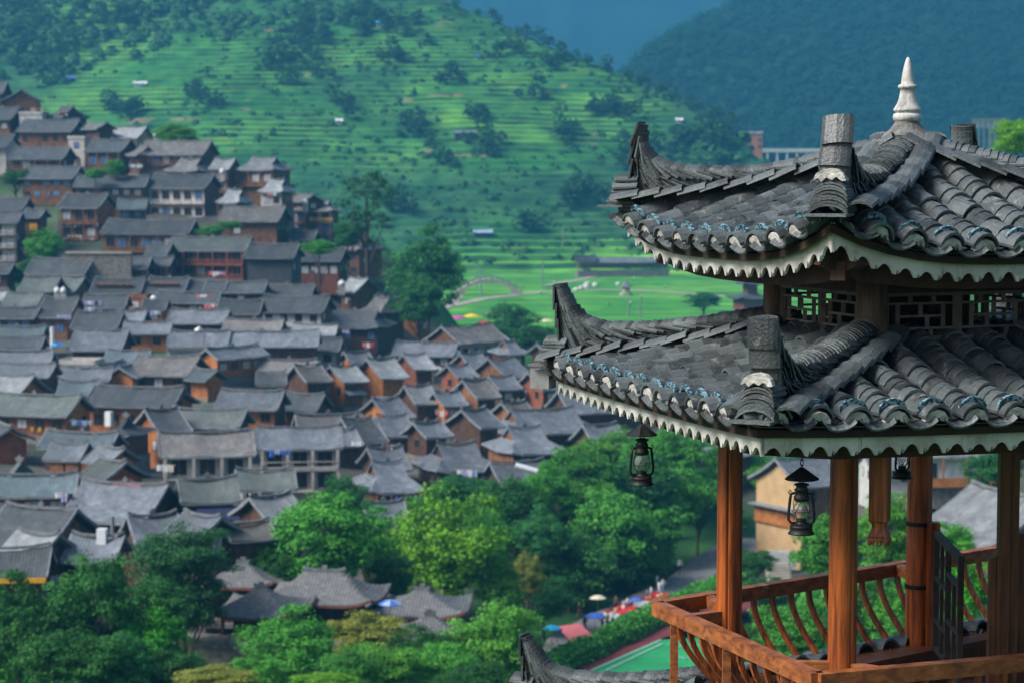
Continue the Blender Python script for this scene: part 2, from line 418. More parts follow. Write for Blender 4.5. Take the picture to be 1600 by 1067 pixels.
# (x0, x1, ridge y, eave y, foot y, turn, roof shape, wall, gable wall, front, roof tint, label)
# roof shape: g gable, x hip-and-gable, h hip, f flat;  front: w pale windows, k dark windows, u blue windows, G gallery, n none
HOUSES = [
 (-14, 10, 128, 150, 176, 0, 'g', 'd', 'd', 'G', 1, 'dark timber house end at the top of the village slope'),
 (-2, 72, 142, 160, 196, -80, 'g', 'b', 'b', 'G', 1, 'brown gable fronted house with orange posts crowning the upper slope'),
 (-30, 38, 169, 189, 209, -8, 'g', 'b', 'd', 'w', 1, 'brown wooden house directly below the brown gable crowning the slope'),
 (32, 74, 178, 186, 201, -6, 'f', 'w', 'w', 'w', 4, 'small white concrete house with an orange deck beside dark roofs'),
 (74, 138, 167, 185, 203, -28, 'x', 'd', 'd', 'G', 1, 'small dark hip and gable house beside the orange deck house'),
 (31, 131, 188, 207, 230, -7, 'g', 'b', 'd', 'k', 1, 'broad brown house with one wide window band high on the slope'),
 (128, 176, 193, 214, 224, -55, 'g', 'd', 'd', 'n', 4, 'brown grey gabled house behind the cream walled house'),
 (166, 241, 199, 211, 224, -18, 'g', 'w', 'y', 'G', 2, 'cream walled house with pale grey roof at the village crest'),
 (-18, 28, 211, 233, 288, -6, 'g', 'c', 'c', 'w', 1, 'tall concrete house with white curtained windows on three floors'),
 (19, 115, 231, 250, 264, -5, 'g', 'r', 'd', 'G', 1, 'long dark red house ending at the small concrete tower'),
 (107, 139, 216, 219, 263, -8, 'f', 'c', 'c', 'u', 4, 'narrow flat topped concrete tower house among dark roofs'),
 (135, 216, 219, 239, 266, -16, 'g', 'b', 'd', 'G', 1, 'dark house with a pale streak on its roof beside the concrete tower'),
 (199, 252, 229, 249, 276, -35, 'x', 'd', 'r', 'w', 4, 'dark house with white laundry on its front gallery'),
 (216, 342, 221, 250, 262, -14, 'g', 'd', 'd', 'G', 4, 'very broad weathered brown roof below the round bright tree'),
 (258, 338, 249, 268, 276, -18, 'x', 'd', 'd', 'n', 4, 'low hipped dark house in front of the broad weathered roof'),
 (35, 133, 261, 280, 313, -7, 'g', 'b', 'd', 'u', 1, 'two storey brown house with blue windows and white eave line'),
 (118, 236, 276, 293, 312, -4, 'g', 'b', 'd', 'w', 1, 'long low brown row house next to the white galleried house'),
 (231, 345, 274, 295, 347, -12, 'g', 'w', 'd', 'G', 1, 'three storey house with white open galleries and dark gable'),
 (-20, 52, 310, 330, 346, -8, 'g', 'd', 'd', 'G', 1, 'dark roof beside the yellow sign board'),
 (42, 70, 328, 336, 362, -8, 'g', 'd', 'd', 'n', 1, 'tiny dark shed carrying a square yellow board'),
 (-16, 38, 332, 349, 410, -6, 'g', 'w', 'd', 'G', 1, 'tall house with pale tiered galleries above the shrubby bank'),
 (92, 182, 304, 320, 396, -16, 'g', 'b', 'o', 'G', 1, 'four storey red brown timber hotel with white dishes on its front'),
 (182, 233, 312, 328, 345, 6, 'g', 's', 'd', 'u', 5, 'low bluish house beside the four storey red brown hotel'),
 (160, 314, 345, 367, 396, -8, 'g', 'b', 'd', 'G', 1, 'long roofed house with an orange wood gallery on the front'),
 (236, 270, 381, 402, 412, -12, 'g', 'd', 'd', 'n', 1, 'little dark roof tucked beside the red framed galleries'),
 (330, 374, 249, 266, 302, -10, 'g', 'o', 'b', 'G', 2, 'orange walled galleried house at the crest facing the terraces'),
 (370, 456, 247, 267, 292, -16, 'x', 'b', 'b', 'G', 2, 'brown hipped house with white eave line at the crest facing the terraces'),
 (403, 462, 281, 302, 327, -14, 'x', 'c', 'b', 'w', 2, 'grey hipped house with lilac laundry above the terraces edge'),
 (342, 392, 297, 319, 340, -8, 'x', 'd', 'd', 'G', 2, 'small tiered roof house below the orange galleried house'),
 (340, 456, 324, 348, 378, -12, 'g', 'b', 'd', 'w', 4, 'brown house with large windows under a wide grey roof'),
 (456, 534, 314, 331, 388, -12, 'x', 'c', 'd', 'G', 4, 'four storey lattice fronted guesthouse carrying seven gold characters'),
 (463, 492, 305, 319, 326, -60, 'g', 'd', 'd', 'n', 4, 'small lookout roof shelter on the gold lettered guesthouse'),
 (262, 402, 371, 393, 439, -10, 'g', 'r', 'r', 'R', 3, 'wide house of red framed open galleries with greenish roof'),
 (383, 474, 382, 405, 444, -8, 'g', 's', 's', 'n', 1, 'blank slate dark house next to the red framed galleries'),
 (452, 545, 389, 409, 440, -6, 'g', 'r', 'd', 'W', 1, 'reddish house with rows of white windows and verandas'),
 (536, 603, 372, 398, 440, -35, 'x', 'd', 'r', 'k', 4, 'tall hip roofed dark house at the end of the white window row'),
 (43, 155, 405, 430, 436, -10, 'g', 'd', 'd', 'n', 1, 'dark gabled house standing below the slope shrubs'),
 (156, 240, 402, 421, 438, -4, 'g', 'b', 'd', 'k', 1, 'brown row house with a band of small dark windows'),
 (34, 100, 434, 458, 463, -6, 'g', 'd', 'd', 'n', 3, 'low grey roof next to the two white water tanks'),
 (84, 148, 433, 447, 461, -18, 'g', 'o', 'b', 'k', 3, 'orange walled house behind the two white water tanks'),
 (145, 231, 436, 460, 470, -4, 'g', 'r', 'd', 'n', 1, 'grey roof with an orange clerestory strip across it'),
 (230, 300, 435, 458, 466, -4, 'g', 'd', 'd', 'n', 1, 'plain grey roof adjoining the clerestory roof'),
 (293, 360, 439, 456, 470, -6, 'g', 'd', 'd', 'w', 1, 'dark roof with pink laundry hanging underneath'),
 (318, 422, 441, 458, 470, -8, 'g', 'd', 'd', 'w', 1, 'long dark house below the red framed galleries with laundry'),
 (-22, 13, 455, 471, 484, 0, 'g', 'o', 'o', 'n', 2, 'orange shed at the left edge under a pale roof'),
 (8, 72, 459, 479, 486, -4, 'g', 'd', 'd', 'n', 3, 'low moss grey roof beside the orange shed at the left edge'),
 (62, 132, 466, 498, 536, -8, 'g', 'b', 'o', 'u', 1, 'tall house with lilac windows and an orange lower floor'),
 (-18, 66, 481, 498, 511, -4, 'g', 'd', 'd', 'u', 1, 'low house with a row of blue windows by the left edge'),
 (130, 204, 462, 483, 492, -4, 'g', 'r', 'd', 'G', 1, 'small dark red gallery house with laundry on the rail'),
 (202, 226, 464, 469, 484, -4, 'f', 'o', 'o', 'w', 1, 'small orange box room between dark roofs'),
 (117, 196, 489, 516, 521, -3, 'g', 'd', 'd', 'n', 1, 'steep plain grey roof above the lilac laundry roofs'),
 (180, 232, 487, 508, 514, -3, 'g', 'd', 'd', 'n', 0, 'smaller grey roof joined to the steep plain roof'),
 (224, 264, 469, 485, 505, -6, 'g', 'o', 'o', 'w', 1, 'orange house with lilac laundry under a small roof'),
 (243, 350, 457, 474, 486, -4, 'g', 'r', 'd', 'w', 1, 'long roofed house with white tarps along its front'),
 (264, 362, 485, 507, 512, -3, 'g', 'd', 'd', 'n', 0, 'patched grey roof with white streaks'),
 (193, 271, 504, 523, 538, -3, 'g', 'o', 'w', 'k', 0, 'row house with an orange window band and white end wall'),
 (264, 362, 519, 543, 547, -2, 'g', 'd', 'd', 'n', 0, 'big plain roof under the white water drum'),
 (-20, 74, 511, 528, 533, -2, 'g', 'd', 'd', 'n', 5, 'bluish grey roof at the left edge with a darker roof below'),
 (-20, 72, 527, 546, 553, -2, 'g', 'd', 'd', 'n', 1, 'dark roof at the left edge next to the white pipe'),
 (114, 205, 517, 549, 556, -3, 'g', 'd', 'd', 'n', 0, 'large blue grey roof between the white pipe and the orange window band'),
 (-12, 86, 549, 571, 576, -3, 'g', 'd', 'd', 'n', 0, 'lilac grey roof at the left above the moss roof'),
 (-14, 95, 569, 590, 604, -10, 'g', 'd', 'd', 'n', 0, 'grey roof with a white tarp lying on its slope'),
 (-40, 80, 587, 618, 624, -22, 'g', 'd', 'o', 'n', 2, 'pale mossy roof with orange gable end near the left edge'),
 (165, 238, 548, 561, 570, -3, 'g', 'd', 'd', 'n', 5, 'low blue grey roof above the twin orange gables'),
 (155, 188, 568, 584, 601, 78, 'g', 'o', 'o', 'w', 0, 'smaller orange gable of the twin gables with pale windows'),
 (180, 228, 570, 589, 606, 80, 'g', 'o', 'o', 'w', 0, 'larger orange gable of the twin gables with pale windows'),
 (200, 328, 557, 588, 603, -14, 'g', 'd', 'd', 'k', 4, 'broad dark house with shadowed front beside the twin gables'),
 (262, 322, 548, 562, 568, 0, 'g', 'o', 'o', 'n', 1, 'low roof with a little orange gable above the broad dark house'),
 (314, 412, 543, 575, 599, 52, 'g', 'o', 'o', 'w', 0, 'bright orange gabled house with two white windows'),
 (295, 350, 578, 600, 612, -38, 'g', 'o', 'o', 'n', 5, 'small orange gabled house below the bright orange gable'),
 (96, 160, 565, 569, 598, -6, 'f', 'w', 'w', 'G', 4, 'white framed roof terrace with laundry'),
 (92, 158, 596, 618, 622, -4, 'g', 'd', 'd', 'n', 5, 'low bluish roof under the white framed terrace'),
 (136, 298, 605, 637, 686, -8, 'g', 'o', 'd', 'k', 1, 'large orange red timber hall with a wide dark roof'),
 (-40, 148, 617, 651, 682, -14, 'g', 'r', 'o', 'k', 3, 'long house with gold letters by its orange gable end'),
 (-60, 68, 662, 690, 722, -62, 'g', 'r', 'r', 'w', 1, 'red brown gable with white windows at the left edge'),
 (62, 196, 676, 699, 712, -10, 'g', 'd', 'd', 'n', 5, 'wide blue grey roof below the gold lettered house'),
 (170, 224, 652, 686, 700, -20, 'h', 'd', 'd', 'n', 1, 'bell shaped hip roof beside a white chimney'),
 (204, 300, 640, 676, 737, 30, 'g', 'o', 'o', 'w', 1, 'narrow orange house with faint gold letters between roofs'),
 (256, 397, 640, 669, 700, -12, 'g', 'b', 's', 'G', 3, 'house with post gallery and pale eave under a wide mossy roof'),
 (234, 408, 676, 716, 752, 14, 'g', 'c', 'b', 'C', 4, 'grey house with open concrete bays under a sagging roof'),
 (390, 544, 668, 704, 772, 12, 'g', 'c', 'c', 'C', 0, 'unfinished concrete frame house with two rows of open bays'),
 (512, 602, 654, 691, 722, 26, 'g', 'b', 'b', 'w', 1, 'brown house with laundry beside the open concrete bays'),
 (576, 646, 650, 678, 726, 24, 'g', 'b', 'b', 'w', 0, 'brown house carrying air conditioners under a pale roof'),
 (99, 294, 756, 797, 842, -16, 'g', 'd', 'd', 'w', 0, 'big dark timber house with shutters above the lower trees'),
 (122, 232, 720, 757, 766, -38, 'g', 'd', 'r', 'n', 3, 'roof with a pink awning on its dark gable'),
 (74, 146, 693, 708, 742, -14, 'g', 'c', 'b', 'w', 0, 'flat fronted house with stacked brown crates on its balcony'),
 (138, 212, 700, 722, 728, -36, 'g', 'd', 'o', 'n', 0, 'low blue grey roof with small orange gable beside the crates'),
 (-20, 82, 721, 749, 756, -20, 'h', 'd', 'd', 'n', 3, 'green grey hip roof near the left edge'),
 (-20, 126, 742, 778, 804, 4, 'g', 'r', 'd', 'w', 5, 'striped blue roof over red windows with white curtains'),
 (-30, 160, 794, 824, 852, -20, 'g', 'd', 'b', 'n', 1, 'dark green roof with rusty brown plank gable'),
 (-30, 150, 834, 880, 914, -30, 'g', 'd', 'd', 'n', 2, 'pale mottled roof with dark gable near the bottom trees'),
 (-120, 90, 858, 908, 945, 8, 'g', 'd', 'd', 'n', 1, 'dark ribbed roof with bright yellow eave board'),
 (120, 186, 838, 866, 876, -8, 'g', 'd', 'd', 'n', 0, 'low roof with white chimney behind the bottom trees'),
 (172, 304, 806, 842, 862, 24, 'g', 'd', 'd', 'n', 0, 'wide grey roof over a dark gable behind the feathery tree'),
 (276, 358, 806, 846, 872, -34, 'g', 'd', 'd', 'n', 0, 'grey roof dropping toward a dark wall at the trees edge'),
 (268, 380, 749, 788, 806, 10, 'g', 'd', 'd', 'n', 3, 'roof above a dark blue tarpaulin awning'),
 (360, 468, 735, 768, 792, 10, 'g', 'c', 'c', 'C', 3, 'long low shed roof on grey posts below the open bays'),
 (352, 492, 776, 818, 834, 42, 'g', 'd', 'd', 'n', 2, 'pale roof with broad dark gable beside the big green tree'),
 (350, 416, 818, 842, 858, 30, 'g', 'd', 'd', 'n', 4, 'small shed roof with a blue sheet edge'),
 (-22, 24, 413, 427, 446, -4, 'g', 'd', 'd', 'w', 1, 'low house at the slope foot under the tall tiered galleries'),
 (240, 268, 402, 412, 434, -6, 'g', 'b', 'd', 'G', 1, 'narrow house wedged between the brown row house and the red galleries'),
 (452, 500, 362, 372, 384, -8, 'g', 'd', 'd', 'G', 1, 'dark annexe below the foot of the lattice fronted guesthouse'),
 (236, 262, 345, 356, 372, -8, 'g', 'c', 'd', 'w', 3, 'small concrete annexe under the white open galleries'),
 (456, 530, 508, 524, 532, -4, 'g', 'd', 'd', 'n', 2, 'pale long roof leading to the blue laundry house'),
 (700, 770, 553, 572, 586, 30, 'g', 'b', 'r', 'w', 0, 'cluttered house in front of the green white facade'),
 (404, 500, 563, 578, 590, -6, 'g', 'd', 'd', 'n', 4, 'flat looking roof with pale goods below the long white house'),
 (100, 180, 575, 592, 598, -4, 'g', 'd', 'd', 'n', 0, 'grey roof wedged behind the white framed terrace'),
 (240, 300, 612, 634, 646, -30, 'g', 'd', 'o', 'n', 0, 'grey gabled roof beside the large orange red hall'),
 (498, 560, 672, 692, 712, 28, 'g', 'd', 'd', 'n', 0, 'grey roof filling the corner behind the brown laundry house'),
 (560, 640, 700, 724, 736, 26, 'g', 'd', 'd', 'n', 0, 'plain roof between the air conditioner house and the teahouse'),
 (400, 496, 446, 464, 470, -6, 'g', 'd', 'd', 'n', 1, 'dark roof just below the white window row'),
 (404, 524, 464, 489, 508, -10, 'g', 'w', 'd', 'k', 1, 'white walled house with dark square windows'),
 (340, 414, 470, 492, 502, -4, 'g', 'o', 'd', 'n', 1, 'grey roof over a strip of orange wall'),
 (526, 596, 436, 461, 490, -34, 'g', 'b', 'b', 'w', 2, 'brown gabled house with pale balcony beside the orange tower'),
 (613, 680, 450, 468, 524, 38, 'h', 'o', 'o', 'w', 0, 'tall orange timber tower house against the big dark tree'),
 (558, 636, 466, 490, 510, -24, 'x', 'd', 'd', 'n', 4, 'weathered roof leaning against the orange tower'),
 (492, 618, 486, 514, 540, -12, 'x', 'd', 'd', 'u', 1, 'wide dark house with blue laundry below the orange tower'),
 (350, 446, 500, 518, 523, -3, 'g', 'd', 'd', 'n', 4, 'grey roof with a white pipe laid along it'),
 (318, 502, 519, 543, 548, -2, 'g', 'd', 'd', 'n', 0, 'very long lilac grey roof in the middle of the village'),
 (410, 540, 531, 550, 572, -8, 'g', 'w', 'd', 'k', 1, 'long white house with wooden windows below the long roof'),
 (614, 720, 536, 557, 573, -6, 'g', 'd', 'd', 'w', 0, 'long blue grey roof running up to the big brown gable'),
 (658, 798, 509, 548, 580, 42, 'g', 'c', 'b', 'u', 4, 'large gabled house with green white facade by the village trees'),
 (766, 824, 534, 556, 576, 30, 'x', 'd', 'r', 'w', 0, 'small hipped house joined to the green white facade'),
 (608, 686, 554, 586, 592, 36, 'g', 'r', 'r', 'n', 2, 'pale roofed house over a small red gable'),
 (520, 592, 550, 572, 584, 32, 'g', 'o', 'o', 'n', 0, 'orange gabled house behind the pale roofed pair'),
 (544, 644, 561, 594, 616, 36, 'g', 'o', 'o', 'n', 2, 'pale roof on a bright red orange plank wall'),
 (490, 580, 572, 606, 644, 40, 'g', 'b', 'o', 'k', 2, 'pale roofed house with orange lower wall and skirt roof'),
 (405, 443, 582, 592, 614, 4, 'g', 'o', 'o', 'g', 1, 'small orange shed with a green door'),
 (440, 520, 571, 597, 608, 34, 'g', 'd', 'd', 'u', 4, 'dark gabled house with blue goods under the roof'),
 (338, 452, 611, 641, 664, -8, 'g', 'o', 'd', 'k', 0, 'house with pale blue grey roof over orange corner wall'),
 (440, 518, 616, 645, 658, -12, 'g', 'r', 'd', 'n', 1, 'darker grey roof attached over a red plank wall'),
 (552, 652, 623, 654, 668, 36, 'g', 'b', 'o', 'u', 0, 'low gabled house with turquoise cloth on its orange front'),
 (616, 688, 603, 632, 640, 28, 'g', 'd', 'd', 'n', 2, 'pale roof behind the red orange plank wall'),
 (668, 726, 613, 636, 664, 30, 'g', 'o', 'o', 'w', 0, 'orange veranda house with pink cloth on a white wall'),
 (452, 574, 648, 674, 680, 14, 'g', 'd', 'd', 'n', 4, 'flat weathered roof above the unfinished concrete frame'),
 (632, 702, 660, 702, 712, 34, 'g', 'd', 'd', 'n', 0, 'grey roof in the gap beside the air conditioner house'),
 (684, 746, 571, 600, 612, 36, 'g', 'd', 'r', 'k', 0, 'dark red gabled house with plants on its ledge'),
 (730, 834, 560, 600, 616, 38, 'g', 'd', 'b', 'n', 0, 'brown plank gable with sagging blue grey roof'),
 (752, 812, 588, 614, 632, 32, 'g', 'd', 'd', 'w', 0, 'low house with a lean roof in front of the brown plank gable'),
 (696, 786, 594, 632, 642, 36, 'g', 'd', 'b', 'n', 4, 'broad grey roof in front of the dark red gable'),
 (824, 884, 538, 584, 600, 40, 'g', 'd', 'd', 'n', 2, 'pale grey gabled house partly behind the pavilion eave'),
 (806, 880, 582, 616, 630, 30, 'g', 'd', 'r', 'w', 0, 'grey roofed house under the pavilion corner with red wall'),
 (690, 790, 640, 690, 702, 40, 'g', 'b', 'd', 'w', 0, 'wide roof with dark gable and red cloth'),
 (766, 838, 629, 658, 672, 32, 'g', 'd', 'b', 'n', 4, 'shaded roof with pink clutter beside it'),
 (640, 786, 693, 738, 756, 18, 'x', 'd', 'd', 'w', 0, 'large hip and gable house with a white shop window'),
 (750, 888, 668, 714, 730, 22, 'x', 'd', 'b', 'w', 0, 'large hip and gable house with a white pipe on the lower roof'),
 (752, 942, 640, 682, 700, 24, 'x', 'd', 'b', 'n', 0, 'wide hip and gable house just under the pavilion eave'),
 (850, 996, 610, 652, 664, 20, 'g', 'd', 'd', 'n', 0, 'broad roof mostly under the pavilion eave'),
 (740, 876, 722, 748, 758, 20, 'g', 'd', 'd', 'n', 0, 'low skirt roof behind the middle trees'),
 (542, 668, 722, 762, 792, 16, 'x', 'd', 'b', 'O', 0, 'hip and gable teahouse with coloured lamps on its gallery'),
 (566, 632, 785, 800, 806, 16, 'g', 'd', 'd', 'n', 0, 'low skirt roof in front of the teahouse gallery'),
 (884, 990, 664, 690, 700, 24, 'g', 'd', 'd', 'n', 0, 'narrow dark roof at the edge of the middle trees'),
 (1170, 1330, 715, 790, 868, 32, 'g', 'b', 'y', 'k', 0, 'ochre mud walled house with orange boards below its gable'),
 (1420, 1580, 688, 712, 760, 2, 'g', 'w', 'w', 'P', 2, 'white house with orange balcony boards behind the balcony columns'),
 (1420, 1740, 770, 850, 872, -60, 'g', 'r', 'r', 'n', 2, 'large ribbed grey roof seen through the balcony beside the lattice panel'),
 (1090, 1180, 690, 712, 730, 14, 'x', 'd', 'd', 'n', 0, 'tiered grey roof half hidden by the cracked pavilion column'),
 (1335, 1440, 700, 735, 760, 12, 'g', 'w', 'w', 'k', 0, 'white and orange house glimpsed beside the hanging carved post'),
]
# trees seen one by one: (x, y, rx, ry, distance, foliage, crown shape, label)
TREES = [
 (235, 945, 60, 55, 150, 'd', 2, 'dark crown filling the gap below the feathery tree'),
 (270, 1050, 62, 40, 132, 'd', 7, 'dark shrub in front of the bamboo like tree'),
 (435, 905, 46, 40, 176, 'd', 1, 'dark crown between the yellow green tree and the broad green tree'),
 (610, 905, 40, 50, 182, 'b', 3, 'dark crown beneath the edge of the large yellow green tree'),
 (760, 850, 46, 56, 214, 'm', 1, 'mid green crown peeping out behind the large yellow green tree'),
 (880, 830, 52, 50, 242, 'd', 2, 'dark crown behind the layered tree'),
 (845, 835, 40, 40, 226, 'b', 0, 'bluish crown above the pale bamboo clump'),
 (1010, 715, 50, 40, 272, 'm', 3, 'mid green crown under the eave corner'),
 (925, 790, 52, 44, 244, 'l', 7, 'lighter crown below the hanging lantern'),
 (660, 1010, 50, 40, 150, 'd', 4, 'dark crown between the bridge pavilion and the street corner'),
 (545, 1050, 52, 36, 133, 'm', 0, 'mid green crown beside the light green tree at the bottom'),
 (400, 1060, 50, 40, 119, 'm', 6, 'mid green crown in front of the dense round tree'),
 (30, 985, 62, 82, 140, 'd', 0, 'dark round tree in the bottom left corner'),
 (140, 950, 78, 80, 142, 'd', 1, 'tall dark round tree beside the yellow eave roof'),
 (105, 1035, 85, 60, 128, 'd', 2, 'dark olive tree at the bottom edge below the round tree'),
 (185, 1040, 60, 55, 130, 'b', 3, 'bluish dark tree at the bottom edge'),
 (285, 868, 90, 50, 158, 'h', 4, 'tall feathery tree spreading in front of grey roofs'),
 (290, 935, 60, 70, 156, 'h', 5, 'feathery bluish tree overlapping the bridge hall roofs'),
 (232, 1005, 62, 55, 142, 'n', 6, 'vivid green bamboo like tree among dark trees'),
 (335, 1062, 70, 22, 115, 'o', 7, 'yellow tinged bush top at the bottom edge'),
 (395, 868, 55, 36, 178, 'l', 2, 'yellow green tree above the bridge pavilion'),
 (512, 845, 92, 80, 177, 'm', 3, 'broad fresh green tree above the long bridge hall'),
 (540, 785, 38, 42, 222, 'b', 1, 'dark conical tree behind the broad fresh green tree'),
 (575, 850, 42, 60, 216, 'b', 0, 'shadowy tree squeezed between the green and the yellow tree'),
 (700, 862, 110, 104, 198, 'y', 4, 'large bright yellow green tree in the centre'),
 (780, 915, 40, 45, 196, 'l', 5, 'bright lower branch tree beside the large yellow green tree'),
 (456, 1015, 74, 62, 146, 'm', 0, 'dense round tree in front of the bridge pavilion'),
 (575, 990, 70, 32, 153, 'o', 6, 'pale yellowish bush below the bridge roofs'),
 (600, 1040, 70, 40, 140, 'l', 2, 'light green tree at the bottom centre'),
 (500, 1072, 60, 24, 128, 'y', 7, 'bright leafy shrub at the bottom centre edge'),
 (690, 1045, 62, 45, 143, 'm', 3, 'mid green tree at the bottom right of centre'),
 (772, 1005, 76, 62, 155, 'l', 1, 'rounded light green tree beside the street corner'),
 (735, 1062, 60, 30, 136, 'd', 5, 'dark shrub under the rounded light green tree'),
 (825, 898, 26, 36, 210, 'o', 6, 'thin pale bamboo clump between two big trees'),
 (660, 790, 30, 18, 232, 'm', 7, 'small crown behind the large yellow green tree'),
 (720, 770, 55, 34, 236, 'b', 2, 'bluish crown beside the low skirt roof'),
 (795, 800, 62, 58, 232, 'd', 3, 'dark tree in front of the white pipe house'),
 (850, 770, 50, 42, 240, 'm', 0, 'mid green tree near the skirt roof'),
 (910, 745, 60, 48, 248, 'm', 1, 'leafy tree near the hanging lantern'),
 (960, 702, 56, 36, 275, 'l', 4, 'light topped tree below the broad roof'),
 (985, 760, 70, 52, 252, 'b', 5, 'bluish green tree behind the hanging lantern'),
 (1060, 712, 60, 46, 268, 'm', 6, 'upper tree beside the cracked pavilion column'),
 (1045, 775, 62, 60, 256, 'm', 2, 'tall tree beyond the cracked pavilion column'),
 (950, 835, 80, 76, 238, 'm', 3, 'broad layered tree above the market stalls'),
 (890, 890, 76, 70, 228, 'd', 4, 'dense dark green tree at the near end of the market street'),
 (1012, 822, 60, 56, 250, 'm', 1, 'rounded tree beside the road bend'),
 (990, 890, 62, 52, 240, 'd', 7, 'dark tree overhanging the red stalls'),
 (1090, 785, 34, 46, 262, 'b', 0, 'narrow dark tree beside the road bend'),
 (850, 940, 45, 40, 214, 'b', 5, 'low dark tree by the end of the street'),
 (820, 1045, 40, 35, 190, 'd', 6, 'dark low tree behind the lower roof tip'),
 (668, 425, 56, 62, 415, 'b', 0, 'big dark tree at the village edge by the fields'),
 (655, 470, 40, 44, 395, 'b', 3, 'shaded tree behind the orange tower house'),
 (572, 320, 52, 52, 430, 'h', 8, 'thin straggly tree standing before the terraces'),
 (545, 368, 26, 26, 432, 'b', 2, 'dark bush beside the gold lettered guesthouse'),
 (276, 212, 34, 18, 500, 'l', 1, 'round bright green tree at the village crest'),
 (180, 262, 15, 16, 462, 'm', 2, 'small round tree among the upper dark roofs'),
 (150, 272, 16, 10, 458, 'm', 3, 'low bush next to the small round tree'),
 (68, 385, 34, 30, 412, 'm', 4, 'shrubby bank below the tall tiered galleries'),
 (40, 428, 24, 24, 396, 'd', 5, 'dark shrub at the foot of the tiered galleries'),
 (25, 280, 24, 18, 470, 'd', 7, 'dark shrub beside the tall concrete house'),
 (330, 362, 22, 10, 420, 'm', 6, 'green shrub between the long roof and the brown house'),
 (800, 510, 42, 34, 470, 'b', 1, 'dark tree among the umbrellas by the fields'),
 (838, 530, 40, 26, 455, 'd', 2, 'lower dark tree beside the umbrella stalls'),
 (775, 530, 34, 22, 458, 'b', 5, 'spreading dark shrub at the market edge'),
 (1100, 470, 28, 14, 640, 'b', 3, 'bushy tree at the far end of the field path'),
 (1215, 745, 50, 34, 285, 'l', 4, 'light green tree behind the ochre house'),
 (1165, 745, 34, 46, 290, 'm', 5, 'mid green tree behind the cracked column'),
 (1120, 755, 34, 50, 285, 'm', 0, 'tree tucked behind the cracked column'),
 (1180, 880, 34, 26, 236, 'd', 7, 'roadside bush below the ochre house'),
 (1130, 925, 46, 26, 222, 'm', 2, 'roadside hedge tree below the balcony rail corner'),
 (1195, 925, 40, 26, 214, 'd', 6, 'dark bush above the balcony rail by the steps'),
 (1300, 862, 62, 62, 150, 'm', 3, 'rounded bush covering the hillside behind the front column'),
 (1395, 830, 52, 60, 142, 'l', 1, 'light green tree behind the hanging carved post'),
 (1250, 985, 70, 62, 128, 'm', 2, 'hillside bush seen through the balusters beside the cracked column'),
 (1350, 960, 62, 62, 120, 'd', 5, 'dark hillside bush seen beside the front column'),
 (1420, 960, 60, 60, 112, 'm', 0, 'bush seen through the balusters beside the banded column'),
 (1185, 1010, 46, 50, 134, 'd', 4, 'shaded bush behind the rail corner'),
 (1500, 920, 60, 60, 100, 'n', 6, 'bright bush behind the balcony seat by the door post'),
 (1550, 738, 42, 40, 215, 'b', 1, 'dark tree beside the white balcony house'),
 (1590, 215, 40, 36, 300, 'y', 2, 'yellow green tree rising at the right edge'),
 (500, 388, 26, 14, 396, 'm', 3, 'green bush below the gold lettered guesthouse'),
 (360, 352, 18, 8, 418, 'm', 2, 'low green hedge behind the brown large windowed house'),
 (1480, 850, 46, 40, 135, 'm', 7, 'green shrub above the lattice stair panel'),
]
# ---------------------------------------------------------------- the land
CTRL = []        # (X, Y, z) points the ground passes through
PLAN = []
URB = []
for h in HOUSES:
    x0, x1, yr, ye, yb, yaw, shape, wall, gab, front, tint, label = h
    far = Zof((x0 + x1) / 2, ye)
    if label.startswith('ochre mud'): far = 250
    if label.startswith('white house with orange'): far = 250
    if label.startswith('large ribbed grey'): far = 170
    if label.startswith('white and orange house'): far = 262
    if label.startswith('tiered grey roof half'): far = 285
    W = (x1 - x0) * far / F_PX
    a = R_(abs(yaw))
    ca, sa = math.cos(a), math.sin(a)
    if abs(yaw) >= 45:
        Lr = 9.5
        D = min(14, max(5, (W - Lr * ca) / sa))
    else:
        D = 9.8 if abs(yaw) > 15 else max(5.5, min(11, 2 * (ye - yr) * far / F_PX / (0.55 + max(0.0, -elev(ye)))))
        if D * sa > .6 * W: D = .6 * W / sa
        Lr = max(4.0, (W - D * sa) / ca)
    if shape == 'f': D = min(7, W * .8)
    Yc = far + .5 * (Lr * sa + D * ca)
    rise = .265 * D if shape != 'f' else .2
    top = P((x0 + x1) / 2, yr, Yc)
    eave = top.z - rise
    hw = max(2.3, (yb - ye) * far / F_PX)
    base = eave - hw
    PLAN.append((top.x, Yc, base, hw, rise, Lr, D))
    CTRL.append((top.x, Yc, base, 1.0))
    URB.append((top.x, Yc))
    fy = Yc - .5 * (Lr * sa + D * ca) - 3.5
    CTRL.append((top.x * fy / Yc, fy, base - .3, .8))
for t in TREES:
    c = P(t[0], t[1], t[4])
    CTRL.append((c.x, c.y, max(-46, c.z - t[3] * t[4] / F_PX * 1.15 - 1.5), .25))
for (x, y) in [(860, 1000), (900, 980), (950, 960), (1000, 940), (1050, 910), (1100, 880), (1130, 862), (950, 1040), (1000, 1020), (1060, 1030), (1060, 1000), (1120, 1040), (1000, 1060), (1150, 960), (1240, 900), (900, 1060),
               (1030, 960), (1080, 940), (840, 1030), (940, 1000), (400, 1010), (600, 960), (680, 960), (520, 960)]:
    g = G(x, y, -45.6)
    CTRL.append((g.x, g.y, -45.6, 3.0))
for x in range(330, 800, 60):
    for Yv in (150, 168, 186, 203, 216):
        if Yv < 160 and x < 440: continue
        q = P(x, 950, Yv)
        CTRL.append((q.x, Yv, -41.0 if Yv < 190 else -46.5, 1.5))
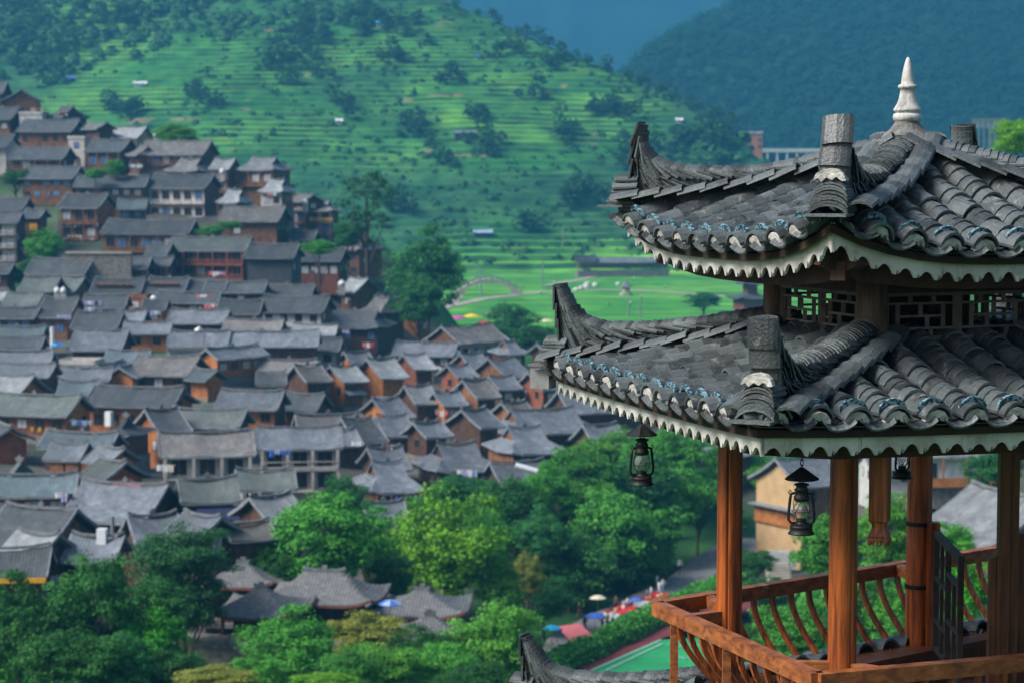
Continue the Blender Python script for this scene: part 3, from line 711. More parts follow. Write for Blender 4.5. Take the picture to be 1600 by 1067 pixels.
for px in (1490, 1550, 1610, 1680, 1760, 1850, 1950):      # the valley side rising on the right
    for Yv in list(range(275, 420, 18)) + list(range(425, 700, 26)):
        q = P(px, 400, Yv)
        CTRL.append((q.x, Yv, -42 + 52 * min(1, (px - 1450) / 260), 1.0))
CT = np.array(CTRL)
UR = np.array(URB)
def base_z(Y):
    return np.interp(Y, [-60, 22, 60, 100, 150, 200], [-9, -11, -25, -35, -44, -46])
SKY1 = ([-400, 640, 700, 740, 780, 830, 880, 940, 990, 1040, 1080, 1150, 1190, 1235, 1290, 1400, 2200], [-190, -40, 3, 18, 32, 58, 82, 104, 124, 144, 164, 202, 246, 300, 420, 470, 480])
SKY2 = ([-400, 700, 880, 960, 990, 1010, 1060, 1100, 1140, 1250, 1400, 1600, 2200], [300, 230, 175, 128, 96, 78, 44, 22, 2, -60, -120, -190, -260])
def smin(a, b, k):
    h = np.clip(.5 + .5 * (b - a) / k, 0, 1)
    return b * (1 - h) + a * h - k * h * (1 - h)
def pxof(X, Y):
    return 800 + X / np.maximum(Y, 1) * F_PX / CP * .997
def land_raw(X, Y):
    X, Y = np.asarray(X, float), np.asarray(Y, float)
    z = base_z(Y)
    m = (Y < 720)
    if m.any():
        xs, ys = X[m], Y[m]
        num = np.zeros(xs.shape); den = np.zeros(xs.shape) + .06
        zb = z[m]
        for cx, cy, cz, w in CT:
            s = 5.0 + cy * .017
            ww = w * np.exp(-((xs - cx) ** 2 + ((ys - cy) * .85) ** 2) / (2 * s * s))
            num += ww * (cz - base_z(cy)); den += ww
        z = z.copy(); z[m] = zb + num / den
    return z
def hill_z(X, Y):
    px = pxof(X, Y)
    e = (250 - np.interp(px, *SKY1)) / F_PX
    Zf = 908 + 30 * np.sin(X / 60.0) * .4
    S = .34 + .05 * (fbm(X / 150 + 9, Y / 150, 3) - .5)
    hs = -45 + S * (Y - Zf) + 10 * (fbm(X / 70, Y / 70 + 40, 3) - .5) * np.clip((Y - Zf) / 60, 0, 1)
    Zr = (45 + .34 * Zf) / (.34 - np.minimum(e, .2))
    cap = e * Y - .5 * np.maximum(0, Y - Zr)
    return np.maximum(smin(hs, cap, 5.0), -45)
def far_z(X, Y):
    px = pxof(X, Y)
    e = (250 - np.interp(px, *SKY2)) / F_PX
    hs = -30 + .5 * (Y - 1650) + 60 * (fbm(X / 330, Y / 330 + 3, 4) - .5)
    Zr = (30 + .5 * 1650) / (.5 - np.minimum(e, .2))
    cap = e * Y - .4 * np.maximum(0, Y - Zr)
    h = np.maximum(smin(hs, cap, 20.0), -45)
    d = -45 + .42 * (Y - 3300) + 160 * (fbm(X / 800 + 4, Y / 800, 4) - .5)
    return np.maximum(h, np.minimum(d, .12 * Y))
STEP = 2.6
def terrace(z, X, Y):
    """steps the slope: level treads with steep grassy banks"""
    wob = z + 4.5 * (fbm(X / 60 + 3, Y / 60, 3) - .5)
    k = np.floor(wob / STEP)
    f = wob / STEP - k
    st = (k + np.clip((f - .5) / .5, 0, 1) ** .8) * STEP
    return st + (z - wob), f
def land_z(X, Y):
    X, Y = np.atleast_1d(np.asarray(X, float)), np.atleast_1d(np.asarray(Y, float))
    z = np.where(Y < 850, 0.0, -45.0)
    a = land_raw(X, Y)
    t = np.clip((Y - 560) / 160, 0, 1)
    z = a * (1 - t) + (-45.0) * t
    px = pxof(X, Y)
    w = np.clip((px - 790) / 40, 0, 1) * np.clip((1270 - px) / 40, 0, 1) * np.clip((Y - 190) / 12, 0, 1) * np.clip((272 - Y) / 14, 0, 1)
    z = z * (1 - w) + np.minimum(z, -45.7) * w
    h = hill_z(X, Y)
    ht, _ = terrace(h, X, Y)
    w = np.clip((Y - 905) / 30, 0, 1)
    z = np.where(Y > 860, np.maximum(z, h * (1 - w) + ht * w), z)
    z = np.where(Y > 1500, np.maximum(z, far_z(X, Y)), z)
    return z
for _ in range(4):        # keep the land at or below the foot of every house
    zz = land_raw(CT[:, 0], CT[:, 1])
    over = zz - CT[:, 2]
    CT[:, 2] -= np.clip(over, -.5, 4) * .7
    CT[:, 2] = np.maximum(CT[:, 2], -48)
def urban(X, Y):
    d = np.zeros(X.shape)
    for cx, cy in UR:
        s = 5 + cy * .014
        d = np.maximum(d, np.exp(-((X - cx) ** 2 + (Y - cy) ** 2) / (2 * s * s)))
    return np.clip((d - .25) / .3, 0, 1)
def ground(x, y):
    return float(land_z([x], [y])[0])

def hit(x, y, lo, hi, n=900):
    """first point of the land seen at pixel (x, y)"""
    ys = np.linspace(lo, hi, n)
    d = P(x, y, 1.0)
    z = land_z(d.x * ys, ys)
    k = np.nonzero(z >= d.z * ys)[0]
    if len(k) == 0: return None
    yy = ys[k[0]]
    return Vector((d.x * yy, yy, z[k[0]]))

def sheet(name, rows, a0, a1, ncol, mat, colour):
    A = np.linspace(a0, a1, ncol)
    rows = np.asarray(rows, float)
    YY, AA = np.meshgrid(rows, A, indexing='ij')
    XX = AA * (YY + 90)
    ZZ = land_z(XX.ravel(), YY.ravel()).reshape(XX.shape)
    v = np.stack([XX.ravel(), YY.ravel(), ZZ.ravel()], 1)
    nr, nc = XX.shape
    i = np.arange(nr - 1)[:, None] * nc + np.arange(nc - 1)[None, :]
    f = np.stack([i, i + 1, i + 1 + nc, i + nc], -1).reshape(-1, 4)
    me = bpy.data.meshes.new(name)
    me.from_pydata(v.tolist(), [], f.tolist())
    me.polygons.foreach_set('use_smooth', [True] * len(f))
    c = colour(XX.ravel(), YY.ravel(), ZZ.ravel())
    at = me.color_attributes.new('Col', 'FLOAT_COLOR', 'POINT')
    at.data.foreach_set('color', np.concatenate([c, np.ones((len(c), 1))], 1).ravel())
    me.materials.append(mat)
    me.update()
    return tag(link_mesh(name, me), kind='structure')

def mixc(a, b, t):
    t = np.clip(t, 0, 1)[:, None]
    return np.asarray(a) * (1 - t) + np.asarray(b) * t
def col_near(X, Y, Z):
    n = fbm(X / 9, Y / 9, 3)
    c = mixc((.05, .055, .045), (.13, .12, .105), (n - .35) * 3)        # trodden earth and paving between the houses
    g = mixc((.02, .07, .02), (.04, .15, .03), (fbm(X / 6, Y / 6 + 9, 3) - .35) * 3)
    px = pxof(X, Y)
    green = np.clip(1 - urban(X, Y) * np.clip(1.9 - 1.9 * fbm(X / 12 + 31, Y / 12, 2), .25, 1), 0, 1)
    c = mixc(c, g, green) if False else c * (1 - green[:, None]) + g * green[:, None]
    rice = np.clip((Y - 560) / 30, 0, 1) * np.clip((px - 640) / 30, 0, 1)
    r = mixc((.05, .24, .035), (.13, .36, .055), (fbm(X / 22 + 5, Y / 9, 3) - .4) * 4)
    r = r * np.where((vnoise(X / 14, Y / 9) > .82), .6, 1.0)[:, None]
    c = c * (1 - rice[:, None]) + r * rice[:, None]
    return c
def col_hill(X, Y, Z):
    h = hill_z(X, Y)
    _, f = terrace(h, X, Y)
    px = pxof(X, Y)
    up = np.clip((h + 45) / 110, 0, 1)
    tone = fbm(X / 60 + 7, h / 14 + 3, 3)
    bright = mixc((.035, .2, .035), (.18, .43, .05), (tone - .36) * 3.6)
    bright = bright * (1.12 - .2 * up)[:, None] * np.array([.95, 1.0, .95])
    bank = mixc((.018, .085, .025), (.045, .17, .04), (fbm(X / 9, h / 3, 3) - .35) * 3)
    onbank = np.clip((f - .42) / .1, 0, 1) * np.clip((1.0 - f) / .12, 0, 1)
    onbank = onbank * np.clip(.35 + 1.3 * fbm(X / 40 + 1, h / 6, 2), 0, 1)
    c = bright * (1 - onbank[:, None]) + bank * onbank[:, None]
    strip = vnoise(X / 34 + 13, np.floor(h / STEP) * 7.7)
    c = np.where((strip > .8)[:, None], c * .74, c)
    strip2 = vnoise(X / 55 + 3, np.floor(h / STEP) * 5.3 + 11)
    c = np.where((strip2 > .6)[:, None], c * np.array([1.25, 1.12, .9]), c)
    c = np.where((strip < .12)[:, None], c * np.array([1.7, 1.15, 1.0]), c)
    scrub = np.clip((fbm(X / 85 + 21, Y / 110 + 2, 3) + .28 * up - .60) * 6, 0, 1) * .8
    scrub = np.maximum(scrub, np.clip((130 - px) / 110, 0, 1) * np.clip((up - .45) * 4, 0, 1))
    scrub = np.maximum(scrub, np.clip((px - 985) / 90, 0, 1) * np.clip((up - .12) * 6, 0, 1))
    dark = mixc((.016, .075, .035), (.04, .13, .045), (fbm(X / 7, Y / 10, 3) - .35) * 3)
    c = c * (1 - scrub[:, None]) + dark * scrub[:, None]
    flat = np.clip((912 - Y) / 12, 0, 1)
    r = mixc((.05, .24, .035), (.13, .36, .055), (fbm(X / 22 + 5, Y / 9, 3) - .4) * 4)
    earth = vnoise(X / 13 + 4, h / 2.5 + 8) > .93
    c = np.where(earth[:, None] & (scrub < .5)[:, None], np.array([.2, .17, .09]), c)
    c = c * (1 - flat[:, None]) + r * flat[:, None]
    return c
def col_far(X, Y, Z):
    n = fbm(X / 40, Y / 60, 4)
    return mixc((.007, .036, .02), (.018, .065, .028), (n - .35) * 3)
rows1 = np.concatenate([np.linspace(-70, 40, 10), np.linspace(50, 300, 110), np.linspace(303, 560, 90), np.linspace(566, 852, 90)])
rows2 = np.concatenate([np.linspace(852, 905, 16), np.linspace(906, 1120, 300), np.linspace(1121, 1380, 230), np.linspace(1386, 1500, 30)])
rows3 = np.concatenate([np.linspace(1500, 1640, 12), np.linspace(1650, 2500, 150), np.linspace(2530, 5600, 60)])
sheet('ground', rows1, -.42, .42, 330, M['land'], col_near)
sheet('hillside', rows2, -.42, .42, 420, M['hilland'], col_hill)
sheet('mountains', rows3, -.42, .42, 330, M['land'], col_far)

# ---- street, running track, court, paths
def flat(name, pix, z, mat, t=.05):
    o = MB().slab([tuple(G(x, y, z)) for x, y in pix], t).build(name, mat)
    return tag(o, kind='structure')
flat('street', [(800, 1052), (842, 1010), (870, 985), (960, 942), (1040, 905), (1090, 868), (1130, 845), (1180, 838), (1240, 860), (1240, 880), (1180, 872), (1140, 886), (1105, 905), (1050, 938), (960, 980), (880, 1012), (840, 1052)][::-1], -45.04, M['asphalt'])
flat('track_pavement', [(830, 1068), (870, 1048), (911, 1027), (980, 996), (1060, 965), (1120, 943), (1175, 930), (1200, 950), (1120, 968), (1030, 998), (925, 1045), (895, 1068)][::-1], -45.0, M['track'])
flat('court_pavement', [(885, 1074), (925, 1046), (1032, 999), (1175, 992), (1235, 1010), (1215, 1075)][::-1], -44.98, M['court'])
def line(pix, w, name='pavement_marking'):
    mb = MB()
    pts = [G(x, y, -44.9) for x, y in pix]
    for a, b in zip(pts[:-1], pts[1:]):
        d = (b - a).normalized(); n = Vector((-d.y, d.x, 0)) * w / 2
        e = d * w * .4
        mb.slab([tuple(a + n - e), tuple(a - n - e), tuple(b - n + e), tuple(b + n + e)], .02)
    return tag(mb.build(name, M['line']), kind='structure')
line([(925, 1046), (1032, 999)], .3)
line([(948, 1046), (1034, 1005)], .25)
line([(1042, 1006), (1120, 1008)], .2)
line([(1066, 1008), (1054, 1012), (1050, 1018), (1056, 1024), (1072, 1028), (1095, 1029)], .25)
def strip(name, pix, w, z, mat):
    mb = MB()
    pts = [G(x, y, z) for x, y in pix]
    for a, b in zip(pts[:-1], pts[1:]):
        d = (b - a).normalized(); n = Vector((-d.y, d.x, 0)) * w / 2
        mb.slab([tuple(a + n), tuple(a - n), tuple(b - n), tuple(b + n)], .06)
    return tag(mb.build(name, mat), kind='structure')
strip('field_path', [(705, 478), (760, 466), (850, 456), (900, 452), (975, 453), (1040, 456), (1140, 463)], 4.5, -44.85, M['path'])
strip('field_path', [(855, 446), (890, 440), (930, 432), (985, 424)], 4.0, -44.85, M['path'])
strip('field_path', [(650, 500), (700, 478), (715, 462)], 4.0, -44.9, M['path'])
# ---------------------------------------------------------------- village houses
def win_mesh(pane, frame):
    mb = MB()
    mb.box((0, 0, 0), (1.15, .06, 1.25), mi=0)
    for x in (-.29, .29): mb.box((x, -.04, 0), (.5, .04, 1.05), mi=1)
    return mb.mesh('window', [M[frame], M[pane]])
WIN = {'k': win_mesh('pane_k', 'frame'), 'w': win_mesh('pane_w', 'frame'), 'u': win_mesh('pane_u', 'frame'), 'W': win_mesh('pane_w', 'wframe'), 'K': win_mesh('pane_k', 'wframe')}
_d = MB(); _d.box((0, 0, 0), (1.0, .06, 2.0)); _d.box((0, -.04, -.05), (.8, .04, 1.8), mi=1)
DOOR = _d.mesh('door', [M['frame'], M['brown']])
_a = MB(); _a.box((0, 0, 0), (.8, .32, .6)); _a.lathe([(.22, 0), (.22, .02), (.02, .025)], (0, 0, 0), 10, 1)
def _ac():
    mb = MB(); mb.box((0, 0, 0), (.85, .34, .62))
    prof = [(.24, 0), (.24, .02), (.05, .03)]
    vs, fs = [], []
    for r, z in prof:
        for k in range(10):
            t = 2 * math.pi * k / 10
            vs.append((r * math.cos(t), -.17 - z, r * math.sin(t)))
    for i in range(2):
        for k in range(10):
            fs.append((i * 10 + k, i * 10 + (k + 1) % 10, i * 10 + 10 + (k + 1) % 10, i * 10 + 10 + k))
    mb.add(vs, fs, 1)
    return mb.mesh('air_conditioner', [M['white'], M['greymetal']])
AC = _ac()
def prof_z(t, rise):           # t 0 at the ridge, 1 at the eave
    s = 1 - t
    return rise * (.72 * s + .28 * s * s)
def roof_shell(L, D, rise, th, lift, x_lo=None, x_hi=None):
    nx, ny = 9, 9
    xs = np.linspace(-L / 2, L / 2, nx); ysn = np.linspace(-1, 1, ny)
    top = []
    for x in xs:
        for t in ysn:
            z = prof_z(abs(t), rise) + lift * abs(2 * x / L) ** 3 * (1 - .35 * abs(t)) + .07 * math.sin(x * 1.3 + t + L) + .06 * math.sin(x * .55 + 2.1 * t + D * 3) - .1 * (1 - abs(2 * x / L)) * (1 - abs(t))
            top.append((x, t * D / 2, z))
    top = np.array(top)
    bot = top - np.array([0, 0, th])
    v = np.concatenate([top, bot]); n = nx * ny
    f = []
    for i in range(nx - 1):
        for j in range(ny - 1):
            a = i * ny + j
            f.append((a, a + ny, a + ny + 1, a + 1))
            f.append((a + n, a + 1 + n, a + ny + 1 + n, a + ny + n))
    for j in range(ny - 1):
        f.append((j, j + 1, j + 1 + n, j + n))
        a = (nx - 1) * ny + j
        f.append((a + 1, a, a + n, a + 1 + n))
    for i in range(nx - 1):
        a = i * ny
        f.append((a + ny, a, a + n, a + ny + n))
        a = i * ny + ny - 1
        f.append((a, a + ny, a + ny + n, a + n))
    return v, f
def xieshan(mb, L, D, rise, th, a, lift):
    """gable roof shortened by a at both ends, with hipped skirts below the gables"""
    Lg = L - 2 * a
    v, f = roof_shell(Lg, D, rise, th, .12)
    mb.add(v, f)
    h1 = prof_z(.42, rise); y1 = .42 * D / 2
    for s in (-1, 1):
        c1 = (s * L / 2, -D / 2, lift); c2 = (s * L / 2, D / 2, lift); m = (s * L / 2, 0, 0)
        g1 = (s * Lg / 2, -y1, h1); g2 = (s * Lg / 2, y1, h1)
        e1 = (s * Lg / 2, -D / 2, 0); e2 = (s * Lg / 2, D / 2, 0)
        mid = (s * (Lg / 2 + a * .5), 0, h1 * .42)
        polys = [[c1, m, mid], [m, c2, mid], [c1, mid, g1], [c2, g2, mid], [g1, mid, g2], [e1, c1, g1], [c2, e2, g2]]
        for p in polys:
            mb.slab(p if s > 0 else p[::-1], th)
def house(spec, plan, idx):
    x0, x1, yr, ye, yb, yaw, shape, wall, gab, front, tint, label = spec
    X, Y, base, hw, rise, L, D = plan
    gz = ground(X, Y)
    rnd = random.Random(idx * 31 + 5)
    rz = R_(yaw + (rnd.uniform(-5, 4) if abs(yaw) < 20 else rnd.uniform(-4, 4)))
    root = empty('house', (X, Y, base), rz)
    tag(root, label, 'house', 'timber houses of the valley village')
    roofm = [M['r%d' % tint]]
    over = .75
    wl, wd = L - 1.1, D - 1.7
    if wl < 2.0: wl = L * .8
    if wd < 2.5: wd = D * .75
    found = max(1.2, base - gz + 1.0)
    # wall
    mb = MB()
    if shape == 'f':
        mb.box((0, 0, (hw - found) / 2), (L - .3, D - .3, hw + found))
        wl, wd = L - .3, D - .3
    else:
        th = .22
        k = wd / D
        zt = hw + prof_z(k, rise) - th - .02
        zr = hw + (prof_z(0, rise) if shape != 'h' else prof_z(.5, rise)) - th - .04
        if shape != 'g': zr = zt + .01; 
        cut = .16 if shape == 'g' else .0
        prof = [(1, zt - cut)] + [(q, min(zr, hw + prof_z(q * k, rise) - th - .24)) for q in (.66, .33)] + [(0, zr - cut - .1)]
        pts = [(-wd / 2, -found), (wd / 2, -found)] + [(q * wd / 2, z) for q, z in prof] + [(-q * wd / 2, z) for q, z in prof[-2::-1]]
        n_ = len(pts)
        vs = [(-wl / 2, y, z) for y, z in pts] + [(wl / 2, y, z) for y, z in pts]
        fs_ = [(q, q + n_, (q + 1) % n_ + n_, (q + 1) % n_)[::-1] for q in range(n_)]
        mb.add(vs, fs_, 0)
        mb.add(vs, [tuple(range(n_ - 1, -1, -1)), tuple(range(n_, 2 * n_))], 1)
    mb.build('wall', [M[wall], M[gab]], root)
    if rnd.random() < .5 and found > 1.3:
        MB().box((0, 0, -found / 2 - .1), (wl + .3, wd + .3, found)).build('foundation', M['stone'], root)
    # roof
    if shape == 'f':
        mb = MB(); mb.box((0, 0, hw + .08), (L, D, .2)); 
        for s in (-1, 1):
            mb.box((0, s * (D / 2 - .1), hw + .38), (L, .16, .5)); mb.box((s * (L / 2 - .1), 0, hw + .38), (.16, D - .36, .5))
        mb.build('roof', M['c' if wall != 'o' else 'b'], root)
    else:
        mb = MB()
        if shape == 'g':
            v, f = roof_shell(L, D, rise, .2, .10 + .12 * rnd.random()); mb.add(v, f)
        elif shape == 'x':
            xieshan(mb, L, D, rise, .2, min(1.7, L * .2), .35)
        else:
            a = min(D / 2, L * .42)
            rr = max(.4, L / 2 - a)
            q = [(-L / 2, -D / 2, .3), (L / 2, -D / 2, .3), (L / 2, D / 2, .3), (-L / 2, D / 2, .3)]
            qm = [(-rr * .8, -D * .26, rise * .38), (rr * .8, -D * .26, rise * .38), (rr * .8, D * .26, rise * .38), (-rr * .8, D * .26, rise * .38)]
            t1, t2 = (-rr * .6, 0, rise), (rr * .6, 0, rise)
            for i in range(4):
                j = (i + 1) % 4
                mm = ((q[i][0] + q[j][0]) / 2, (q[i][1] + q[j][1]) / 2, 0)
                mb.slab([q[i], mm, qm[i]], .2); mb.slab([mm, q[j], qm[j]], .2); mb.slab([mm, qm[j], qm[i]], .2)
            mb.slab([qm[0], qm[1], t2, t1], .2); mb.slab([qm[2], qm[3], t1, t2], .2)
            mb.slab([qm[1], qm[2], t2], .2); mb.slab([qm[3], qm[0], t1], .2)
        ro = mb.build('roof', roofm, root, loc=(0, 0, hw))
        Lr = L if shape == 'g' else (L - 2 * min(1.7, L * .2) if shape == 'x' else .8)
        mb = MB()
        n = 7
        pts = [(-Lr / 2 + Lr * i / (n - 1), 0, rise + .06 + (.12 + .1) * abs(2 * i / (n - 1) - 1) ** 3 + .03) for i in range(n)]
        pts[0] = (pts[0][0], 0, pts[0][2] + .12); pts[-1] = (pts[-1][0], 0, pts[-1][2] + .12)
        mb.sweep(pts, .28, .2)
        if rnd.random() < .5: mb.box((0, 0, rise + .32), (.5, .22, .35)); mb.box((0, 0, rise + .55), (.22, .18, .2))
        mb.build('ridge_cap', M['ridgecap'], ro)
        mb = MB()
        if shape == 'g':
            for s in (-1, 1):
                mb.sweep([(x, s * (D / 2 + .04), -.1 + .1 * abs(2 * x / L) ** 3 * .65) for x in np.linspace(-L / 2, L / 2, 7)], .09, .2 if rnd.random() < .8 else .1)
                mb.sweep([(s * (L / 2 + .05), t * D / 2, prof_z(abs(t), rise) + .1 * (1 - .35 * abs(t)) - .02) for t in np.linspace(-1, 1, 9)], .1, .28)
        else:
            lf = .35 if shape == 'x' else .3
            for s in (-1, 1):
                mb.sweep([(-L / 2, s * (D / 2 + .03), lf - .1), (-L * .3, s * (D / 2 + .03), -.1), (L * .3, s * (D / 2 + .03), -.1), (L / 2, s * (D / 2 + .03), lf - .1)], .07, .13)
                mb.sweep([(s * (L / 2 + .03), -D / 2, lf - .1), (s * (L / 2 + .03), 0, -.1), (s * (L / 2 + .03), D / 2, lf - .1)], .07, .13)
        mb.build('eave_trim', M['trim'] if rnd.random() < .75 else M['ridgecap'], ro)
        if shape == 'x':
            Lg = L - 2 * min(1.7, L * .2)
            for s in (-1, 1):
                h1 = prof_z(.5, rise); y1 = .5 * D / 2
                mb = MB().add([(s * (Lg / 2 - .3), -y1, h1 - .2), (s * (Lg / 2 - .3), y1, h1 - .2), (s * (Lg / 2 - .3), 0, rise - .2), (s * (Lg / 2 - .45), -y1, h1 - .2), (s * (Lg / 2 - .45), y1, h1 - .2), (s * (Lg / 2 - .45), 0, rise - .2)],
                              [(0, 1, 2), (3, 5, 4), (0, 3, 4, 1), (1, 4, 5, 2), (2, 5, 3, 0)])
                mb.build('gable_panel', M[gab], ro)
    # front
    yf = -wd / 2
    nf = max(1, int(round(hw / 2.75)))
    fh = hw / nf
    def put_window(kind, x, z, y=None, turn=0, sx=1.0, sz=1.0):
        link_mesh('window', WIN[kind], root, (x, yf - .03 if y is None else y, z), (0, 0, turn), (sx, 1, sz))
    if front in 'wkuW':
        for fl in range(nf):
            n = max(1, int(wl / (2.1 if front != 'W' else 1.7)))
            for i in range(n):
                if rnd.random() < .16 and n > 2: continue
                x = -wl / 2 + wl * (i + .5) / n
                kd = front if rnd.random() < .7 else rnd.choice('kkw')
                put_window(kd, x, fh * fl + fh * .55, None, 0, 1.05, min(1.15, fh * .4))
        if rnd.random() < .6 and hw > 3.2:
            link_mesh('door', DOOR, root, (rnd.uniform(-.3, .3) * wl, yf - .05, 1.0))
    elif front in 'GRCOPW':
        post = {'G': 'b', 'R': 'redpost', 'C': 'c', 'O': 'o', 'P': 'o'}[front]
        rail = {'G': 'b' if wall != 'w' else 'white', 'R': 'redpost', 'C': 'c', 'O': 'r', 'P': 'o'}[front]
        dep = 1.0
        for fl in range(nf):
            z0 = fh * fl
            mb = MB()
            mb.box((0, yf - dep / 2, z0 + .06), (wl, dep, .16))
            npost = max(3, int(wl / 2.3)) + 1
            for i in range(npost):
                x = -wl / 2 + wl * i / (npost - 1)
                w_ = .16 if front != 'C' else .3
                if front == 'C': mb.box((x, yf - dep * .5, z0 + fh / 2), (w_, dep - .1, fh - .2))
                else: mb.box((x, yf - dep + .1, z0 + fh / 2), (w_, w_, fh - .2))
            mb.build('gallery_frame', M[post], root)
            if front != 'C' or fl > 0:
                mb = MB()
                mb.box((0, yf - dep + .02, z0 + .98), (wl, .07, .1))
                if front == 'P': mb.box((0, yf - dep + .02, z0 + .55), (wl, .05, .8))
                elif front == 'C': mb.box((0, yf - dep + .02, z0 + .3), (wl, .08, .3))
                else:
                    mb.box((0, yf - dep + .02, z0 + .3), (wl, .05, .07))
                    for i in range(int(wl / .35)):
                        mb.box((-wl / 2 + .35 * (i + .5), yf - dep + .02, z0 + .62), (.05, .04, .68))
                mb.build('railing', M[rail], root)
            n = max(2, int(wl / 2.2))
            for i in range(n):
                kd = rnd.choice({'G': 'wkku', 'R': 'kkw', 'C': 'kkk', 'O': 'kk', 'P': 'WWK'}[front])
                put_window(kd, -wl / 2 + wl * (i + .5) / n, z0 + fh * .52, None, 0, 1.35, min(1.6, fh * .58))
        if front == 'O':
            for i, k in enumerate(('blue', 'green', 'lilac')):
                MB().ball((-.25 * wl + .22 * wl * i + .2 * wl, yf - .75, hw - .55), (.22, .22, .32)).build('hanging_lamp', M[k], root)
    elif front == 'g':
        MB().box((.1, yf - .04, 1.0), (1.3, .06, 1.9)).build('door', M['green'], root)
    # gable end features on the side turned to the viewer
    if gab != 'y' and (shape in 'gx' and hw > 2.4 and wall not in 'd' or rnd.random() < .35):
        for s in ((1,) if yaw < 0 else (-1,)):
            nn = max(1, int(wd / 2.6))
            for i in range(nn):
                y = -wd / 2 + wd * (i + .5) / nn
                kd = 'k' if gab in 'dsbr' and rnd.random() < .6 else rnd.choice('wwk')
                link_mesh('window', WIN[kd], root, (s * (wl / 2 + .03), y, hw * .62), (0, 0, math.pi / 2 * s), (.9, 1, .9))
    if 'air conditioners' in label or 'hotel with white dishes' in label:
        for i in range(6 if 'hotel' in label else 4):
            link_mesh('air_conditioner', AC, root, (-wl / 2 + wl * ((i * .37 + .12) % 1), yf - .2, hw * (.35 + .3 * (i % 2))))
    if 'hotel with white dishes' in label:
        for i in range(8):
            mb = MB(); c = ((-wl / 2 + .8 + (i % 4) * .8) + (1.2 if i > 3 else 0), yf - .5, hw * (.42 if i > 3 else .62))
            mb.lathe([(.03, 0), (.15, .03), (.22, .09)], (0, 0, 0), 12)
            mb.build('satellite_dish', M['white'], root, loc=c, rot=(R_(70), 0, 0))
    if 'gold' in label and 'characters' in label:
        for i in range(7): gold_glyph(root, (-.02 * wl + i * .093 * wl, yf - 1.15, hw * .78), .72, i)
    elif 'gold letters' in label:
        for i in range(4): gold_glyph(root, ((.12 + i * .085) * wl if 'long house' in label else -.3 * wl + i * .17 * wl, yf - .12, hw * .28 if 'long' in label else hw * .55), .62, i + 9)
    if 'tarpaulin' in label:
        MB().slab([(-L * .25, -D / 2 - 1.6, hw - 1.3), (L * .5, -D / 2 - 1.6, hw - 1.3), (L * .5, -D / 2 + .2, hw - .35), (-L * .25, -D / 2 + .2, hw - .35)], .05).build('awning', M['navy'], root)
    if 'pink awning' in label:
        MB().slab([(L / 2 - .2, -D * .3, hw + .2), (L / 2 + 1.3, -D * .3, hw - .5), (L / 2 + 1.3, D * .1, hw - .5), (L / 2 - .2, D * .1, hw + .2)], .06).build('awning', M['pink'], root)
    if 'yellow eave' in label:
        MB().box((0, -D / 2 - .12, hw - .12), (L, .12, .34)).build('eave_board', M['yellow'], root)
    if 'yellow board' in label:
        MB().box((.3, yf - .12, hw * .45), (1.6, .08, 1.4)).build('sign_board', M['yellow'], root)
    if 'orange deck' in label:
        MB().box((.25 * L, -.1 * D, hw + 1.2), (L * .55, D * .6, .18)).build('deck_roof', M['o'], root)
        MB().bar((.48 * L, -D * .38, hw), (.48 * L, -D * .38, hw + 1.2), .15, .15).build('deck_post', M['white'], root)
    if 'clerestory' in label:
        MB().box((-.05 * L, -D * .27, hw + rise * .55), (L * .72, .5, .55)).build('clerestory', M['o'], root)
        for i in range(6): link_mesh('window', WIN['k'], root, (-.36 * L + i * .125 * L, -D * .27 - .28, hw + rise * .55), (0, 0, 0), (.8, 1, .34))
    if 'white chimney' in label:
        MB().box((-L * .5 if 'bell' in label else L * .1, -.2, hw + rise * .9), (.7, .7, 1.6)).build('chimney', M['white'], root)
    if 'crates' in label and 'stacked' in label:
        for i in range(3): MB().box((-wl / 2 + .9 + i * 1.7, yf - .35, hw * .66), (1.45, .7, 1.2)).build('balcony_box', M['b'], root)
    if 'mud walled' in label:
        MB().box((-wl / 2 - .14, 0, hw * .3), (.25, wd, hw * .36)).build('plank_cladding', M['o'], root)
        MB().box((-wl / 2 - .5, 0, hw * .5), (1.1, wd + .4, .18)).build('skirt_roof', M['trim'], root)
    if 'mud' in label or 'cream walled' in label:
        pass
    if 'skirt roof' in label and shape == 'g' and 'lower wall' in label:
        MB().slab([(-wl / 2, yf - 1.1, hw * .5), (wl / 2, yf - 1.1, hw * .5), (wl / 2, yf, hw * .66), (-wl / 2, yf, hw * .66)], .12).build('skirt_roof', roofm, root)
    return root
def gold_glyph(root, c, s, seed):
    """an unreadable gilded character: a few brush strokes in a square"""
    r = random.Random(seed)
    mb = MB()
    for z in (.36, .05, -.3): mb.box((c[0], c[1], c[2] + z * s), (s * r.uniform(.5, .85), .06, s * .13))
    for x in (-.2, .16): mb.box((c[0] + x * s, c[1] - .01, c[2] + r.uniform(-.05, .05) * s), (s * .13, .06, s * r.uniform(.5, .85)))
    if r.random() < .6: mb.bar((c[0] - .3 * s, c[1] - .015, c[2] - .4 * s), (c[0] + .1 * s, c[1] - .015, c[2] + .3 * s), s * .12, .05, up=(0, 1, 0))
    mb.build('sign_character', M['gold'], root)
HROOT = []
for i, (sp, pl_) in enumerate(zip(HOUSES, PLAN)):
    HROOT.append(house(sp, pl_, i))
